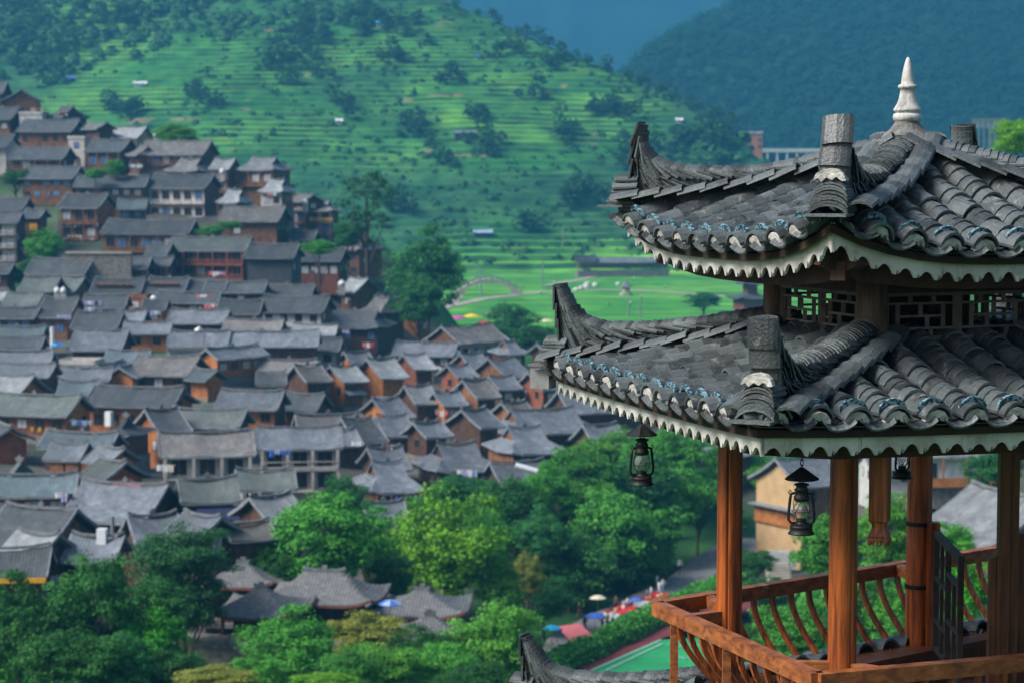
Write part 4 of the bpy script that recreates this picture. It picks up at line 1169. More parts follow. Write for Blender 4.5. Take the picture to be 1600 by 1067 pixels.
# ---------------------------------------------------------------- trees
def crown_mesh(seed, n_clump, n_leaf, leaf, flat=1.0, core=True, mat='fol_m', spread=1.0):
    """unit crown (radius about 1): leaf faces gathered in clumps through an uneven volume"""
    r = np.random.default_rng(seed)
    cl = []
    while len(cl) < n_clump:
        d = r.normal(size=3); d /= np.linalg.norm(d)
        rad = (r.random() ** .33) * .8 + .06
        p = d * rad * np.array([1, 1, flat])
        lump = .68 + .62 * float(vnoise(d[0] * 1.9 + seed * 3.1 + 9, d[1] * 1.9 + d[2] * 2.3 + 20))
        p *= lump
        if p[2] < -.72 * flat: continue
        cl.append(p)
    cl = np.array(cl)
    size = r.uniform(.16, .3, n_clump) * spread
    k = np.repeat(np.arange(n_clump), n_leaf)
    off = r.normal(size=(len(k), 3)); off /= np.linalg.norm(off, axis=1)[:, None]
    off[:, 2] = np.where(off[:, 2] < -.35, -off[:, 2], off[:, 2])
    rr = (r.random(len(k)) ** .5)[:, None]
    c = cl[k] + off * rr * size[k][:, None] * np.array([1.15, 1.15, .75])
    nrm = off + .55 * r.normal(size=off.shape) + np.array([0, 0, .35])
    nrm /= np.linalg.norm(nrm, axis=1)[:, None]
    t = np.cross(nrm, r.normal(size=nrm.shape)); t /= np.linalg.norm(t, axis=1)[:, None]
    b = np.cross(nrm, t)
    s = (leaf * r.uniform(.6, 1.3, len(k)))[:, None]
    q = np.stack([c - t * s, c + b * s * .55, c + t * s, c - b * s * .55], 1).reshape(-1, 3)
    i = np.arange(len(k))[:, None] * 4 + np.arange(4)[None]
    mb = MB(); mb.v.append(q); mb.f = [tuple(x) for x in i.tolist()]; mb.m = [0] * len(mb.f); mb.n = len(q)
    if core:
        for p, sz in zip(cl[:: 2], size[:: 2]):
            if np.linalg.norm(p) < .4: mb.ball(tuple(p * .8), (sz * .6, sz * .6, sz * .5), n=6, m=4)
    return mb.mesh('crown', M[mat])
def trunk_mesh(seed, h):
    r = random.Random(seed)
    mb = MB()
    top = (r.uniform(-.1, .1), r.uniform(-.1, .1), .1)
    mb.tube([(0, 0, -h), (.02, .01, -h * .6), top], [.09, .07, .045], 7)
    for k in range(6):
        a = k * 1.05 + r.random(); z = -.62 * h + .07 * k
        mb.tube([(top[0] * .6, top[1] * .6, z), (.3 * math.cos(a), .3 * math.sin(a), z + .28), (.62 * math.cos(a), .62 * math.sin(a), z + .5)], [.04, .028, .01], 5)
    return mb.mesh('trunk', M['bark'])
SHAPES = [(3, 150, 120, .036, 1.0), (14, 135, 125, .037, 1.1), (25, 155, 115, .035, .9), (36, 140, 125, .037, 1.0), (47, 120, 110, .033, .8), (58, 135, 115, .036, .85), (69, 120, 115, .038, .95), (70, 135, 110, .037, .75)]
_CM = {}
def crown_for(kind, sh):
    key = (kind, sh)
    if key not in _CM:
        if sh == 8: _CM[key] = crown_mesh(91, 60, 60, .036, 1.1, False, 'fol_' + kind, .85)
        else:
            s, a, b, l, f = SHAPES[sh]
            _CM[key] = crown_mesh(s, a, b, l, f, True, 'fol_' + kind)
    return _CM[key]
TRUNKS = [trunk_mesh(k, 1.5) for k in range(3)]
for i, (x, y, rx, ry, dist, kind, sh, label) in enumerate(TREES):
    c = P(x, y, dist)
    a, b = rx * dist / F_PX, ry * dist / F_PX
    gz = ground(c.x, dist)
    root = empty('tree', (c.x, dist, gz), 0)
    tag(root, label, 'tree' if not ('shrub' in label or 'bush' in label) else 'shrub', 'trees and bushes around the village')
    ang = (i * 2.399) % 6.283
    cr = link_mesh('crown', crown_for(kind, sh), root, (0, 0, c.z - gz), (0, 0, ang), (a * 1.1, a * 1.05, b * 1.1))
    tr = link_mesh('trunk', TRUNKS[i % 3], root, (0, 0, c.z - gz), (0, 0, ang), (max(1.4, a * .8), max(1.4, a * .8), max(.5, (c.z - gz + .4) / 1.5)))
# trees scattered over the terraced hillside
r = np.random.default_rng(5)
HILLM = []
for k in range(6):
    HILLM.append(crown_mesh(200 + k, 40, 16, .13, [1.0, 1.5, 1.9, .8, 1.2, 1.6][k], True, 'fol_h'))
SPOTS = [(60, 60, 60, 55, 34), (200, 25, 60, 22, 14), (480, 60, 50, 35, 26), (590, 40, 50, 25, 20), (470, 110, 45, 25, 12), (600, 95, 30, 10, 6), (190, 178, 22, 10, 9), (302, 150, 14, 12, 5), (342, 168, 10, 8, 3),
         (655, 215, 25, 18, 9), (765, 240, 20, 14, 8), (890, 215, 20, 14, 9), (830, 150, 14, 10, 4), (912, 305, 20, 14, 10), (885, 320, 16, 6, 4), (1000, 250, 30, 20, 12), (1100, 225, 50, 20, 20), (960, 180, 30, 16, 11),
         (540, 175, 20, 8, 5), (745, 190, 14, 6, 4), (620, 330, 18, 6, 4), (430, 105, 15, 8, 4), (690, 260, 15, 6, 3), (1040, 300, 40, 14, 8), (820, 365, 14, 3, 3), (700, 130, 40, 12, 6), (850, 100, 30, 14, 7), (780, 85, 30, 10, 5)]
cnt = 0
def hill_tree(p, hgt, label, k):
    o = link_mesh('hillside_tree', HILLM[k % 6], None, (p.x, p.y, p.z + hgt * .42), (0, 0, r.random() * 6), (hgt * .42, hgt * .42, hgt * .36))
    tag(o, label, 'tree', 'trees on the terraced hillside')
for sx, sy, dx, dy, n in SPOTS:
    for k in range(n):
        x, y = sx + r.normal() * dx * .6, sy + r.normal() * dy * .6
        if y < -30: continue
        p = hit(x, y, 880, 1520, 420)
        if p is None: continue
        hill_tree(p, r.uniform(6.5, 13), 'dark green tree growing in a clump between the rice terraces', cnt); cnt += 1
for k in range(26):   # along the ridge line
    x = np.interp(k / 25, [0, 1], [705, 1195]) + r.normal() * 6
    y = np.interp(x, *SKY1) + 7
    p = hit(x, y, 880, 1520, 600)
    if p is None: continue
    hill_tree(p, r.uniform(6, 11), 'tree standing on the ridge line of the terraced hill', cnt); cnt += 1
# low scrub on the terrace banks and the forest cover: uncountable
def scatter(name, pts, hs, mat, n_face=14, seed=1, squash=1.0, fs=.3, flat=0.0):
    g = np.random.default_rng(seed)
    V, Fs = [], []
    n = 0
    mb = MB()
    base = []
    for p, h in zip(pts, hs):
        q = g.normal(size=(n_face, 3)); q /= np.linalg.norm(q, axis=1)[:, None]
        q[:, 2] = np.abs(q[:, 2]) * squash
        c = np.array(p) + q * h * .42
        if flat:
            q = q * (1 - flat) + np.array([0, -.45, .9]) * flat; q /= np.linalg.norm(q, axis=1)[:, None]
        t = np.cross(q, g.normal(size=q.shape)); t /= np.linalg.norm(t, axis=1)[:, None]
        b = np.cross(q, t)
        s = h * fs
        quad = np.stack([c - t * s, c - b * s, c + t * s, c + b * s], 1).reshape(-1, 3)
        V.append(quad)
        Fs.append(np.arange(n_face * 4).reshape(-1, 4) + n); n += n_face * 4
    me = bpy.data.meshes.new(name)
    me.from_pydata(np.concatenate(V).tolist(), [], np.concatenate(Fs).tolist())
    me.materials.append(mat)
    return tag(link_mesh(name, me), kind='stuff')
pts, hs = [], []
while len(pts) < 3600:
    Y = r.uniform(915, 1400); px = r.uniform(-60, 1230)
    X = (px - 800) / F_PX * Y
    h = float(hill_z(X, Y)) if False else 0
    pts.append((X, Y)); hs.append(0)
A = np.array(pts)
hz = land_z(A[:, 0], A[:, 1]); up = np.clip((hz + 45) / 110, 0, 1)
keep = (fbm(A[:, 0] / 85 + 21, A[:, 1] / 110 + 2, 3) + .33 * up > .53) | (r.random(len(A)) < .06)
A, hz = A[keep], hz[keep]
tag(scatter('scrub', np.stack([A[:, 0], A[:, 1], hz], 1), r.uniform(1.2, 5.0, len(A)) , M['fol_h'], 14, 3, .8, .2), 'low green scrub on the banks between rice terraces', 'scrub')
N = 8000
Yf = r.uniform(1640, 2350, N); Xf = r.uniform(900, 1720, N); Xf = (Xf - 800) / F_PX * Yf
hz = land_z(Xf, Yf)
tag(scatter('forest', np.stack([Xf, Yf, hz], 1), r.uniform(8, 15, N), M['fol_far'], 18, 4, 1.2, .12, .55), 'blue green forest covering the far mountain', 'forest')
# undergrowth filling the ground between the lower trees
Yu = r.uniform(112, 300, 5200); pu = r.uniform(-80, 1480, 5200); Xu = (pu - 800) / F_PX * Yu
hz = land_z(Xu, Yu)
yy = 250 - hz / Yu * F_PX
keep = (urban(Xu, Yu) < .2) & ~((pu > 800) & (pu < 1260) & (Yu > 190) & (Yu < 272))
keep2 = keep & (r.random(len(Yu)) < np.clip((330 - Yu) / 60, 0, 1))
tag(scatter('undergrowth', np.stack([Xu, Yu, hz], 1)[keep2], r.uniform(1.0, 3.4, keep2.sum()), M['fol_m'], 34, 9, 1.0, .11), 'leafy undergrowth covering the ground between the lower trees', 'undergrowth')
# woodland on the crest and the right shoulder of the terraced hill
WX, WY = [], []
while len(WX) < 1500:
    Y = r.uniform(1000, 1480); px = r.uniform(-60, 1215); X = (px - 800) / F_PX * Y
    zz = float(land_z([X], [Y])[0]); py = 250 - zz / Y * F_PX
    wgt = max(np.clip((95 - py + 60 * (fbm(px / 90, 3, 3) - .5) - .05 * px) / 40, 0, 1) * (px < 760), np.clip((150 - px) / 60, 0, 1) * np.clip((150 - py) / 40, 0, 1), np.clip((px - 960) / 100, 0, 1) * np.clip((330 - py) / 60, 0, 1), .55 * np.clip((px - 380) / 40, 0, 1) * np.clip((700 - px) / 60, 0, 1) * np.clip((80 - py) / 30, 0, 1))
    if r.random() < wgt * .9 * (vnoise(X / 40, Y / 40) > .3): WX.append(X); WY.append(Y)
    elif r.random() < .004: WX.append(X); WY.append(Y)
hz = land_z(WX, WY)
tag(scatter('woodland', np.stack([WX, WY, hz], 1), r.uniform(5, 10, len(WX)), M['fol_h'], 26, 12, 1.2, .16), 'dark woodland on the crest and shoulder of the terraced hill', 'woodland')
# hedge beside the running track
def leafy(name, path, w, h, z, mat, n, seed):
    g = np.random.default_rng(seed)
    pts = [G(x, y, z) for x, y in path]
    V = []
    seg = [(pts[i + 1] - pts[i]).length for i in range(len(pts) - 1)]
    for k in range(n):
        i = g.choice(len(seg), p=np.array(seg) / sum(seg))
        t = g.random()
        p = pts[i].lerp(pts[i + 1], t)
        d = (pts[i + 1] - pts[i]).normalized()
        a = g.uniform(0, math.pi)
        wob = 1 + .25 * (vnoise(p.x * .6, p.y * .6) - .5)
        rr = g.random() ** .3
        o = Vector((-d.y, d.x, 0)) * (math.cos(a) * w / 2 * rr * wob)
        c = np.array(p + o) + np.array([0, 0, math.sin(a) * h * rr * wob])
        q = g.normal(size=3); q[2] = abs(q[2]) + .3; q /= np.linalg.norm(q)
        t_ = np.cross(q, g.normal(size=3)); t_ /= np.linalg.norm(t_); b = np.cross(q, t_)
        s = g.uniform(.12, .26)
        V += [c - t_ * s, c - b * s * .6, c + t_ * s, c + b * s * .6]
    f = np.arange(len(V)).reshape(-1, 4).tolist()
    me = bpy.data.meshes.new(name); me.from_pydata([tuple(v) for v in V], [], f); me.materials.append(mat)
    mb = MB()
    return me, pts
me, _ = leafy('hedge', [(826, 1068), (880, 1042), (960, 1003), (1040, 962), (1110, 931), (1160, 912)], 3.4, 1.9, -45.0, M['fol_m'], 9000, 8)
o = link_mesh('hedge', me); tag(o, 'long trimmed green hedge between the street and the red track', 'hedge')
core = MB(); core.sweep([G(x, y, -44.6) for x, y in [(826, 1064), (880, 1038), (960, 999), (1040, 958), (1110, 927), (1160, 908)]], 1.6, 1.2)
core.build('inner_twigs', M['fol_d'], o)
# ---------------------------------------------------------------- the pavilion
PC = Vector((2.94, 17.0, 0))
PAV = empty('pavilion', (PC.x, PC.y, -4.42))
tag(PAV, 'tiered timber pavilion with upturned grey tile roofs, white scalloped eaves and orange columns', 'pavilion')
PO = (PC.x, PC.y, -4.42)
rp = random.Random(3)
def pav(mb, name, mats, parent=None, smooth=False):
    o = mb.build(name, mats, None, smooth, origin=PO)
    o.parent = PAV if parent is None else parent
    return o
def ring(Rr, th, z=0.0, c=PC):
    """front, right, back, left corners of a square plan"""
    out = []
    for k in range(4):
        a = R_(-90 - th + 90 * k)
        out.append(Vector((c.x + Rr * math.cos(a), c.y + Rr * math.sin(a), z)))
    return out
def tile_template(w, l, rise, t, n=6, concave=False):
    xs = np.linspace(-1, 1, n + 1)
    vs = []
    for y in (0, l):
        for s in (0, 1):
            for x in xs:
                ang = x * 1.15
                px = math.sin(ang) / math.sin(1.15) * (w / 2)
                pz = (math.cos(ang) - math.cos(1.15)) / (1 - math.cos(1.15)) * rise
                if concave: pz = rise - pz
                vs.append((px * (1 - .02 * s), y, pz - s * t))
    m = n + 1
    f = []
    for k in range(n):
        a, b, c, d = k, k + 1, k + 1 + 2 * m, k + 2 * m
        f.append((a, b, c, d))
        f.append((b + m, a + m, d + m, c + m))
        f.append((b, a, a + m, b + m))
        f.append((d, c, c + m, d + m))
    f.append((0, 2 * m, 3 * m, m)); f.append((n, n + m, n + 3 * m, n + 2 * m))
    return np.array(vs), f
COVER = tile_template(.205, .2, .08, .019)
PAN = tile_template(.2, .2, .045, .012, concave=True)
BIG = tile_template(.235, .23, .08, .02)
CAP = tile_template(.215, .2, .05, .014)
CAP2 = tile_template(.215, .2, .032, .013)
PLATE = tile_template(.19, .2, .018, .013, n=3)
ORN = tile_template(.195, .024, .06, .036)
def place(mb, tmpl, p, x, y, z, scale=1.0, jit=0.0, mi=0):
    v, f = tmpl
    x, y, z = Vector(x), Vector(y), Vector(z)
    if jit:
        q = Matrix.Rotation(rp.gauss(0, jit), 3, z) @ Matrix.Rotation(rp.gauss(0, jit * .6), 3, x)
        x, y, z = q @ x, q @ y, q @ z
        p = Vector(p) + z * rp.gauss(0, jit * .06) + x * rp.gauss(0, jit * .1)
    B = np.array([x, y, z])
    mb.add((v * scale) @ B + np.array(p), f, mi)
LIP = tile_template(.21, .05, .055, .014, concave=True)
class Side:
    """one roof slope between two eave corners (outer) and two upper corners (inner)"""
    def __init__(s, Oi, Oj, Ii, Ij, z_e, z_t, lift, curve=.62):
        s.o = Vector((Oi.x, Oi.y, 0)); s.e = (Vector((Oj.x, Oj.y, 0)) - s.o)
        s.Lw = s.e.length; s.e.normalize()
        s.n = Vector((-s.e.y, s.e.x, 0))
        a = Vector((Ii.x, Ii.y, 0)) - s.o; b = Vector((Ij.x, Ij.y, 0)) - s.o
        s.ua, s.va, s.ub, s.vb = a.dot(s.e), a.dot(s.n), b.dot(s.e), b.dot(s.n)
        s.ze, s.zt, s.lift, s.curve = z_e, z_t, lift, curve
    def V(s, u):
        d = s.ub - s.ua
        if abs(d) < 1e-6: return s.va
        return s.va + (s.vb - s.va) * min(1, max(0, (u - s.ua) / d))
    def lim(s, v):
        return s.ua * v / s.va, s.Lw + (s.ub - s.Lw) * v / s.vb
    def z(s, u, v):
        w = max(-.08, v / s.V(u))
        lo, hi = s.lim(v)
        q = min(1, abs(2 * (u - lo) / max(1e-6, hi - lo) - 1)) if hi > lo else 1
        prof = s.curve * w + (1 - s.curve) * w * abs(w)
        return s.ze + (s.zt - s.ze) * prof + s.lift * q ** 3.2 * max(0, 1 - w) ** 1.6
    def p(s, u, v, dz=0.0):
        q = s.o + s.e * u + s.n * v
        q.z = s.z(u, v) + dz
        return q
    def frame(s, u, v):
        a = (s.p(u, v + .06) - s.p(u, v - .02)).normalized()
        x = (s.p(u + .05, v) - s.p(u - .05, v)).normalized()
        z = x.cross(a).normalized()
        return (a.cross(z)).normalized(), a, z
def tiles_on(s, mb, mo, mm, pitch=.285, expo=.1, fancy=True):
    n = int(s.Lw / pitch)
    u0 = (s.Lw - n * pitch) / 2
    for i in range(n + 1):
        for kind in (0, 1):
            u = u0 + pitch * i + (pitch / 2 if kind else 0) + rp.gauss(0, .006)
            if u > s.Lw: continue
            v = -.07
            first = True
            k = 0
            while True:
                lo, hi = s.lim(max(0, v))
                if u < lo + .06 or u > hi - .06 or v > s.V(u) - .03:
                    if v > 0: break
                    v += expo; k += 1; continue
                x, a, z = s.frame(u, max(v, 0) + .02)
                if v < 0: base = s.p(u, 0) + a * v
                else: base = s.p(u, v)
                tilt = Matrix.Rotation(R_(-8.5), 3, x)
                a2, z2 = tilt @ a, tilt @ z
                if kind == 0:
                    place(mb, COVER, base + z * (.058 + rp.gauss(0, .004)) + a * rp.gauss(0, .008), x, a2, z2, rp.uniform(.95, 1.04), .055)
                    if first and fancy:
                        # lime plug under the end of each row and painted edge tile a little higher up
                        pl_v = [(px, .012, pz) for px, pz in [(-.085, -.03), (-.08, .0), (-.05, .036), (0, .05), (.05, .036), (.08, 0), (.085, -.03), (.03, -.024), (.015, .0), (0, -.012), (-.015, .0), (-.03, -.024)]]
                        pl_v = pl_v + [(a_, b_ + .05, c_) for a_, b_, c_ in pl_v]
                        m_ = 12
                        fs = [tuple(range(m_ - 1, -1, -1)), tuple(range(m_, 2 * m_))] + [(q, (q + 1) % m_, (q + 1) % m_ + m_, q + m_) for q in range(m_)]
                        B = np.array([x, a, z])
                        mb.add(np.array(pl_v) @ B + np.array(base + z * .05), fs, 1)
                    if k == 1 and fancy:
                        up = Matrix.Rotation(R_(25), 3, x)
                        place(mb, ORN, base + z * .102 - a * .014, x, a, z, 1.0, .02, 2)
                else:
                    place(mb, PAN, base + z * .0, x, a2, z2, 1.05, .03)
                    if first and fancy:
                        dn = Matrix.Rotation(R_(16), 3, x)
                        place(mb, LIP, base - a * .03 - z * .008, x, dn @ a, dn @ z, 1.08, .03)
                first = False
                v += expo; k += 1
def deck_on(s, mb, dz=-.04, t=.05):
    nu, nv = 14, 6
    g = []
    for j in range(nv + 1):
        v = min(s.va, s.vb) * j / nv * .995
        lo, hi = s.lim(v)
        g.append([s.p(lo + (hi - lo) * i / nu, v, dz) for i in range(nu + 1)])
    for j in range(nv):
        for i in range(nu):
            a, b, c, d = g[j][i], g[j][i + 1], g[j + 1][i + 1], g[j + 1][i]
            mb.slab([tuple(a), tuple(b), tuple(c), tuple(d)], t)
def ridge_on(sA, sB, corner, inner, mb, mm, hmax=.66, horn='up'):
    """hip ridge: rolls of big tiles on both sides, stacked plates and the upturned horn at the corner"""
    o = Vector((corner.x, corner.y, 0)); i_ = Vector((inner.x, inner.y, 0))
    d = i_ - o; L = d.length; d.normalize()
    side = Vector((-d.y, d.x, 0))
    def surf(t):
        q = o + d * t
        u = (q - sA.o).dot(sA.e); v = (q - sA.o).dot(sA.n)
        return sA.z(u, max(0, v))
    def base(t):
        tt = max(0, t)
        q = o + d * t
        q.z = surf(tt)
        return q
    def fr(t):
        a = (base(max(0, t) + .1) - base(max(0, t))).normalized()
        z = side.cross(a); z = z if z.z > 0 else -z
        return side.copy(), a, z.normalized()
    # rolls of big tiles
    for s in (-1, 1):
        t = .02
        while t < L - .1:
            x, a, z = fr(t)
            out = Matrix.Rotation(R_(26 * s), 3, a)
            p = base(t) + side * (s * .17) + z * (.035)
            tl = Matrix.Rotation(R_(-8.5), 3, x)
            place(mb, BIG, p, a.cross(out @ z), tl @ a, out @ (tl @ z), 1.0, .03)
            t += .185
    # pile of arched tiles closing the end
    x, a, z = fr(0)
    for k in range(9):
        place(mb, CAP, base(0) - d * (.05 - .006 * k) + Vector((0, 0, .035 + .022 * k)), side, d, Vector((0, 0, 1)), 1.25 - .035 * k, .05)
    mb.slab([tuple(base(0) + side * s1 * .14 + d * e + Vector((0, 0, .03 + .01 * e))) for s1, e in ((-1, -.13), (1, -.13), (1, .08), (-1, .08))], .018)
    if mm is not None:      # lime plug over the pile with a torn lower edge
        pv = [(-.1, 0), (-.085, .035), (-.05, .055), (0, .062), (.05, .055), (.085, .035), (.1, 0), (.07, .012), (.05, -.008), (.02, .016), (-.015, .002), (-.04, .02), (-.075, -.004)]
        c0 = base(0) - d * .02 + Vector((0, 0, .245))
        m_ = len(pv)
        vs = [tuple(c0 + side * a_ * 1.1 + Vector((0, 0, b_ * 1.2))) for a_, b_ in pv] + [tuple(c0 + side * a_ + d * .07 + Vector((0, 0, b_ * 1.3))) for a_, b_ in pv]
        mm.add(vs, [tuple(range(m_)), tuple(range(2 * m_ - 1, m_ - 1, -1))] + [(q, q + m_, (q + 1) % m_ + m_, (q + 1) % m_) for q in range(m_)])
        for k in range(5):
            mm.ball(tuple(base(.05) + side * rp.gauss(0, .06) + Vector((0, 0, .27 + rp.gauss(0, .02)))), (.03, .025, .018), n=6, m=4)
    # profile of the top edge: (distance from the corner, height above the roof surface)
    if horn == 'up':
        PR = [(.20, hmax), (.195, hmax * .89), (.20, hmax * .79), (.225, hmax * .69), (.27, hmax * .6), (.34, hmax * .52), (.45, hmax * .45), (.62, hmax * .385), (.9, hmax * .32), (1.2, hmax * .26), (L - .05, hmax * .2)]
        OUT = [(.185, .98), (.16, .83), (.145, .68), (.14, .54), (.145, .42), (.165, .3), (.25, .2), (.44, .14)]
    else:
        PR = [(.1, hmax), (.14, hmax * .88), (.185, hmax * .77), (.23, hmax * .67), (.28, hmax * .57), (.39, hmax * .48), (.53, hmax * .41), (.72, hmax * .37), (1.0, hmax * .34), (1.3, hmax * .31), (L - .05, hmax * .28)]
        OUT = [(.085, .97), (.095, .82), (.105, .68), (.12, .55), (.14, .44), (.165, .33), (.27, .22), (.46, .15)]
    PR = [q for q in PR if q[0] < L - .1 or q[0] == L - .05]
    top = [base(q[0]) + Vector((0, 0, q[1])) for q in PR]
    bot = [base(q[0]) + Vector((0, 0, .07)) for q in PR]
    # the outer edge of the horn climbs from the corner itself
    for q, (dd, hh) in enumerate(OUT):
        bot[q] = base(dd) + Vector((0, 0, max(hh * hmax, .06)))
    def curve(fr_):
        return [b.lerp(t, fr_) for b, t in zip(bot, top)]
    def walk(pts, step):
        acc, out = 0.0, []
        nxt = 0.0
        for p, q in zip(pts[:-1], pts[1:]):
            sl = (q - p).length
            while nxt <= acc + sl and sl > 0:
                out.append((p.lerp(q, (nxt - acc) / sl), (q - p).normalized()))
                nxt += step * rp.uniform(.85, 1.15)
            acc += sl
        return out
    for lay, (fq, step, wsc) in enumerate([(.1, .1, 1.0), (.36, .09, .95), (.6, .09, .9), (.8, .085, .85)]):
        for p, tg in walk(curve(fq), step):
            zz = side.cross(tg); zz = zz if zz.dot(Vector((d.x * .7, d.y * .7, 1))) > 0 else -zz
            lean = Matrix.Rotation(R_(-14) if side.cross(tg).dot(zz) > 0 else R_(14), 3, side)
            if abs(tg.z) > .75: lean = Matrix.Identity(3)
            place(mb, PLATE, p, side, lean @ tg, lean @ zz, wsc * (.72 if abs(tg.z) > .75 else 1), .05)
    last = None
    for p, tg in walk(curve(1.0), .052):
        zz = side.cross(tg); sgn = 1
        if zz.dot(Vector((d.x * .7, d.y * .7, 1))) < 0: zz = -zz
        xx = tg.cross(zz)
        lean = Matrix.Rotation(R_(-13), 3, xx)
        place(mb, CAP, p, xx, lean @ tg, lean @ zz, .84 if abs(tg.z) > .8 else 1.0, .045)
    for p, tg in walk(bot[:6], .14):      # tiles standing on the outer face of the horn
        zz = side.cross(tg)
        if zz.dot(Vector((-d.x, -d.y, .2))) < 0: zz = -zz
        xx = tg.cross(zz)
        lean = Matrix.Rotation(R_(7), 3, xx)
        place(mb, CAP2, p - tg * .02, xx, lean @ tg, lean @ zz, 1.0, .03, 1)
    # dark core so that no light shows through the stack
    n = len(top)
    vs, fs = [], []
    for b, t in zip(bot, top):
        t2 = b.lerp(t, .96)
        for s in (-.06, .06):
            vs.append(tuple(b - Vector((0, 0, .06)) + side * s)); vs.append(tuple(t2 + side * s))
    for k in range(n - 1):
        a0 = k * 4; b0 = a0 + 4
        fs += [(a0, b0, b0 + 1, a0 + 1), (a0 + 2, a0 + 3, b0 + 3, b0 + 2), (a0 + 1, b0 + 1, b0 + 3, a0 + 3)]
    fs += [(0, 1, 3, 2)]
    mb.add(vs, fs)
def fascia_on(s, mb, h=.125, tooth=.065, unit=.165, inset=.05, dz=-.035, tk=.022, gapend=.05):
    """white board under the eave with a scalloped lower edge"""
    n = max(3, int(round((s.Lw - 2 * gapend) / unit)))
    us, lows = [], []
    for i in range(n):
        am = rp.uniform(.78, 1.12)
        for q, lw in [(0, 0), (.06, .62), (.1, .5), (.13, .12), (.14, .55), (.2, .3), (.3, .72), (.42, .95), (.52, 1.0), (.62, .95), (.74, .72), (.84, .3), (.9, .0)]:
            us.append(gapend + (s.Lw - 2 * gapend) * (i + q) / n); lows.append(tooth * lw * am)
    us.append(s.Lw - gapend); lows.append(0)
    vs = []
    for u, lw in zip(us, lows):
        t = s.p(u, inset, dz)
        for k in (0, 1):
            q = t + s.n * (tk * k)
            vs.append(tuple(q)); vs.append((q.x, q.y, t.z - h - tooth + lw))
    fs = []
    for i in range(len(us) - 1):
        a = i * 4; b = a + 4
        fs += [(a, a + 1, b + 1, b), (a + 2, b + 2, b + 3, a + 3), (a, b, b + 2, a + 2), (a + 1, a + 3, b + 3, b + 1)]
    fs += [(0, 2, 3, 1), tuple(len(vs) - 4 + q for q in (0, 1, 3, 2))]
    mb.add(vs, fs)
def roof_tier(name, O, I, z_e, z_t, lift, curve, hmax, horn='up', fancy=True, fas=True, corners=(0, 1, 2, 3)):
    mt, mo, mp_, md, mf = MB(), MB(), MB(), MB(), MB()
    S, FA = [], []
    for k in range(4):
        j = (k + 1) % 4
        s = Side(O[k], O[j], I[k], I[j], z_e, z_t, lift, curve)
        S.append(s)
        tiles_on(s, mt, mo, mp_, fancy=fancy)
        deck_on(s, md)
        if fas:
            mf = MB(); fascia_on(s, mf); FA.append(mf)
    ro = pav(mt, name, [M['tile'], M['mortar'], M['blue_tile']])
    for k in corners:
        mr = MB(); mm = MB()
        ridge_on(S[k], S[k - 1], O[k], I[k], mr, mm, hmax=hmax, horn=horn)
        rg = pav(mr, 'hip_ridge', [M['ridge_tile'], M['dark_tile']], ro)
        if k != 3: pav(mm, 'lime_mortar', M['mortar'], ro)
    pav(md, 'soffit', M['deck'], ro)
    for mf in FA: pav(mf, 'scalloped_fascia', M['fascia'], ro)
    return ro, S
TH_U, TH_L = 22.3, 27.7
UO = ring(2.27, TH_U); UI = ring(.10, TH_U)
upper, SU = roof_tier('upper_roof', UO, UI, -.62, .03, .24, .68, .655)
LO = ring(2.97, TH_L); LI = ring(1.0, TH_L - 3)
lower, SL = roof_tier('lower_roof', LO, LI, -1.70, -1.33, .03, .78, .66, 'lean')
BO = [Vector((1.46, 14.09, 0)), Vector((6.2, 15.3, 0)), Vector((6.9, 23.6, 0)), Vector((.03, 18.5, 0))]
BI = [Vector((2.35, 15.55, 0)), Vector((4.9, 16.6, 0)), Vector((5.15, 20.7, 0)), Vector((1.6, 17.75, 0))]
bottom, SB = roof_tier('bottom_roof', BO, BI, -4.62, -4.17, .16, .8, .56, 'lean', fancy=False, fas=False, corners=(0, 3, 2))
# finial and the slabs it stands on
mb = MB()
for k in range(12):
    a = k * math.pi / 6 + .1
    d = Vector((math.cos(a), math.sin(a), 0)); s = Vector((-d.y, d.x, 0))
    c = Vector((PC.x, PC.y, .17))
    mb.slab([tuple(c + d * r_ + s * w_ + Vector((0, 0, -.38 * (r_ - .1) + rp.gauss(0, .006)))) for r_, w_ in ((.1, -.05), (.1, .05), (.36, .105), (.36, -.105))][::-1 if False else 1], .022)
pav(mb, 'apex_slabs', M['ridge_tile'])
mb = MB(); mb.lathe([(.27, .10), (.2, .17), (.13, .225), (.095, .27), (.088, .3)], (PC.x, PC.y, 0), 18)
for k in range(26):
    a, q = rp.uniform(0, 6.28), rp.uniform(.1, .3)
    mb.ball((PC.x + q * math.cos(a), PC.y + q * math.sin(a), .25 - .42 * q), (.03, .03, .015), n=6, m=4)
pav(mb, 'apex_mortar', M['old_mortar'])
mb = MB()
mb.lathe([(.085, .28), (.102, .295), (.108, .315), (.102, .338), (.085, .348), (.08, .353), (.1, .36), (.103, .372), (.095, .385), (.08, .41), (.066, .445), (.057, .49), (.054, .525), (.068, .53), (.072, .541), (.068, .553), (.05, .56), (.047, .59), (.04, .64), (.03, .69), (.018, .735), (.008, .756), (.0001, .76)], (PC.x, PC.y, 0), 28)
pav(mb, 'finial', M['finial'], smooth=True)
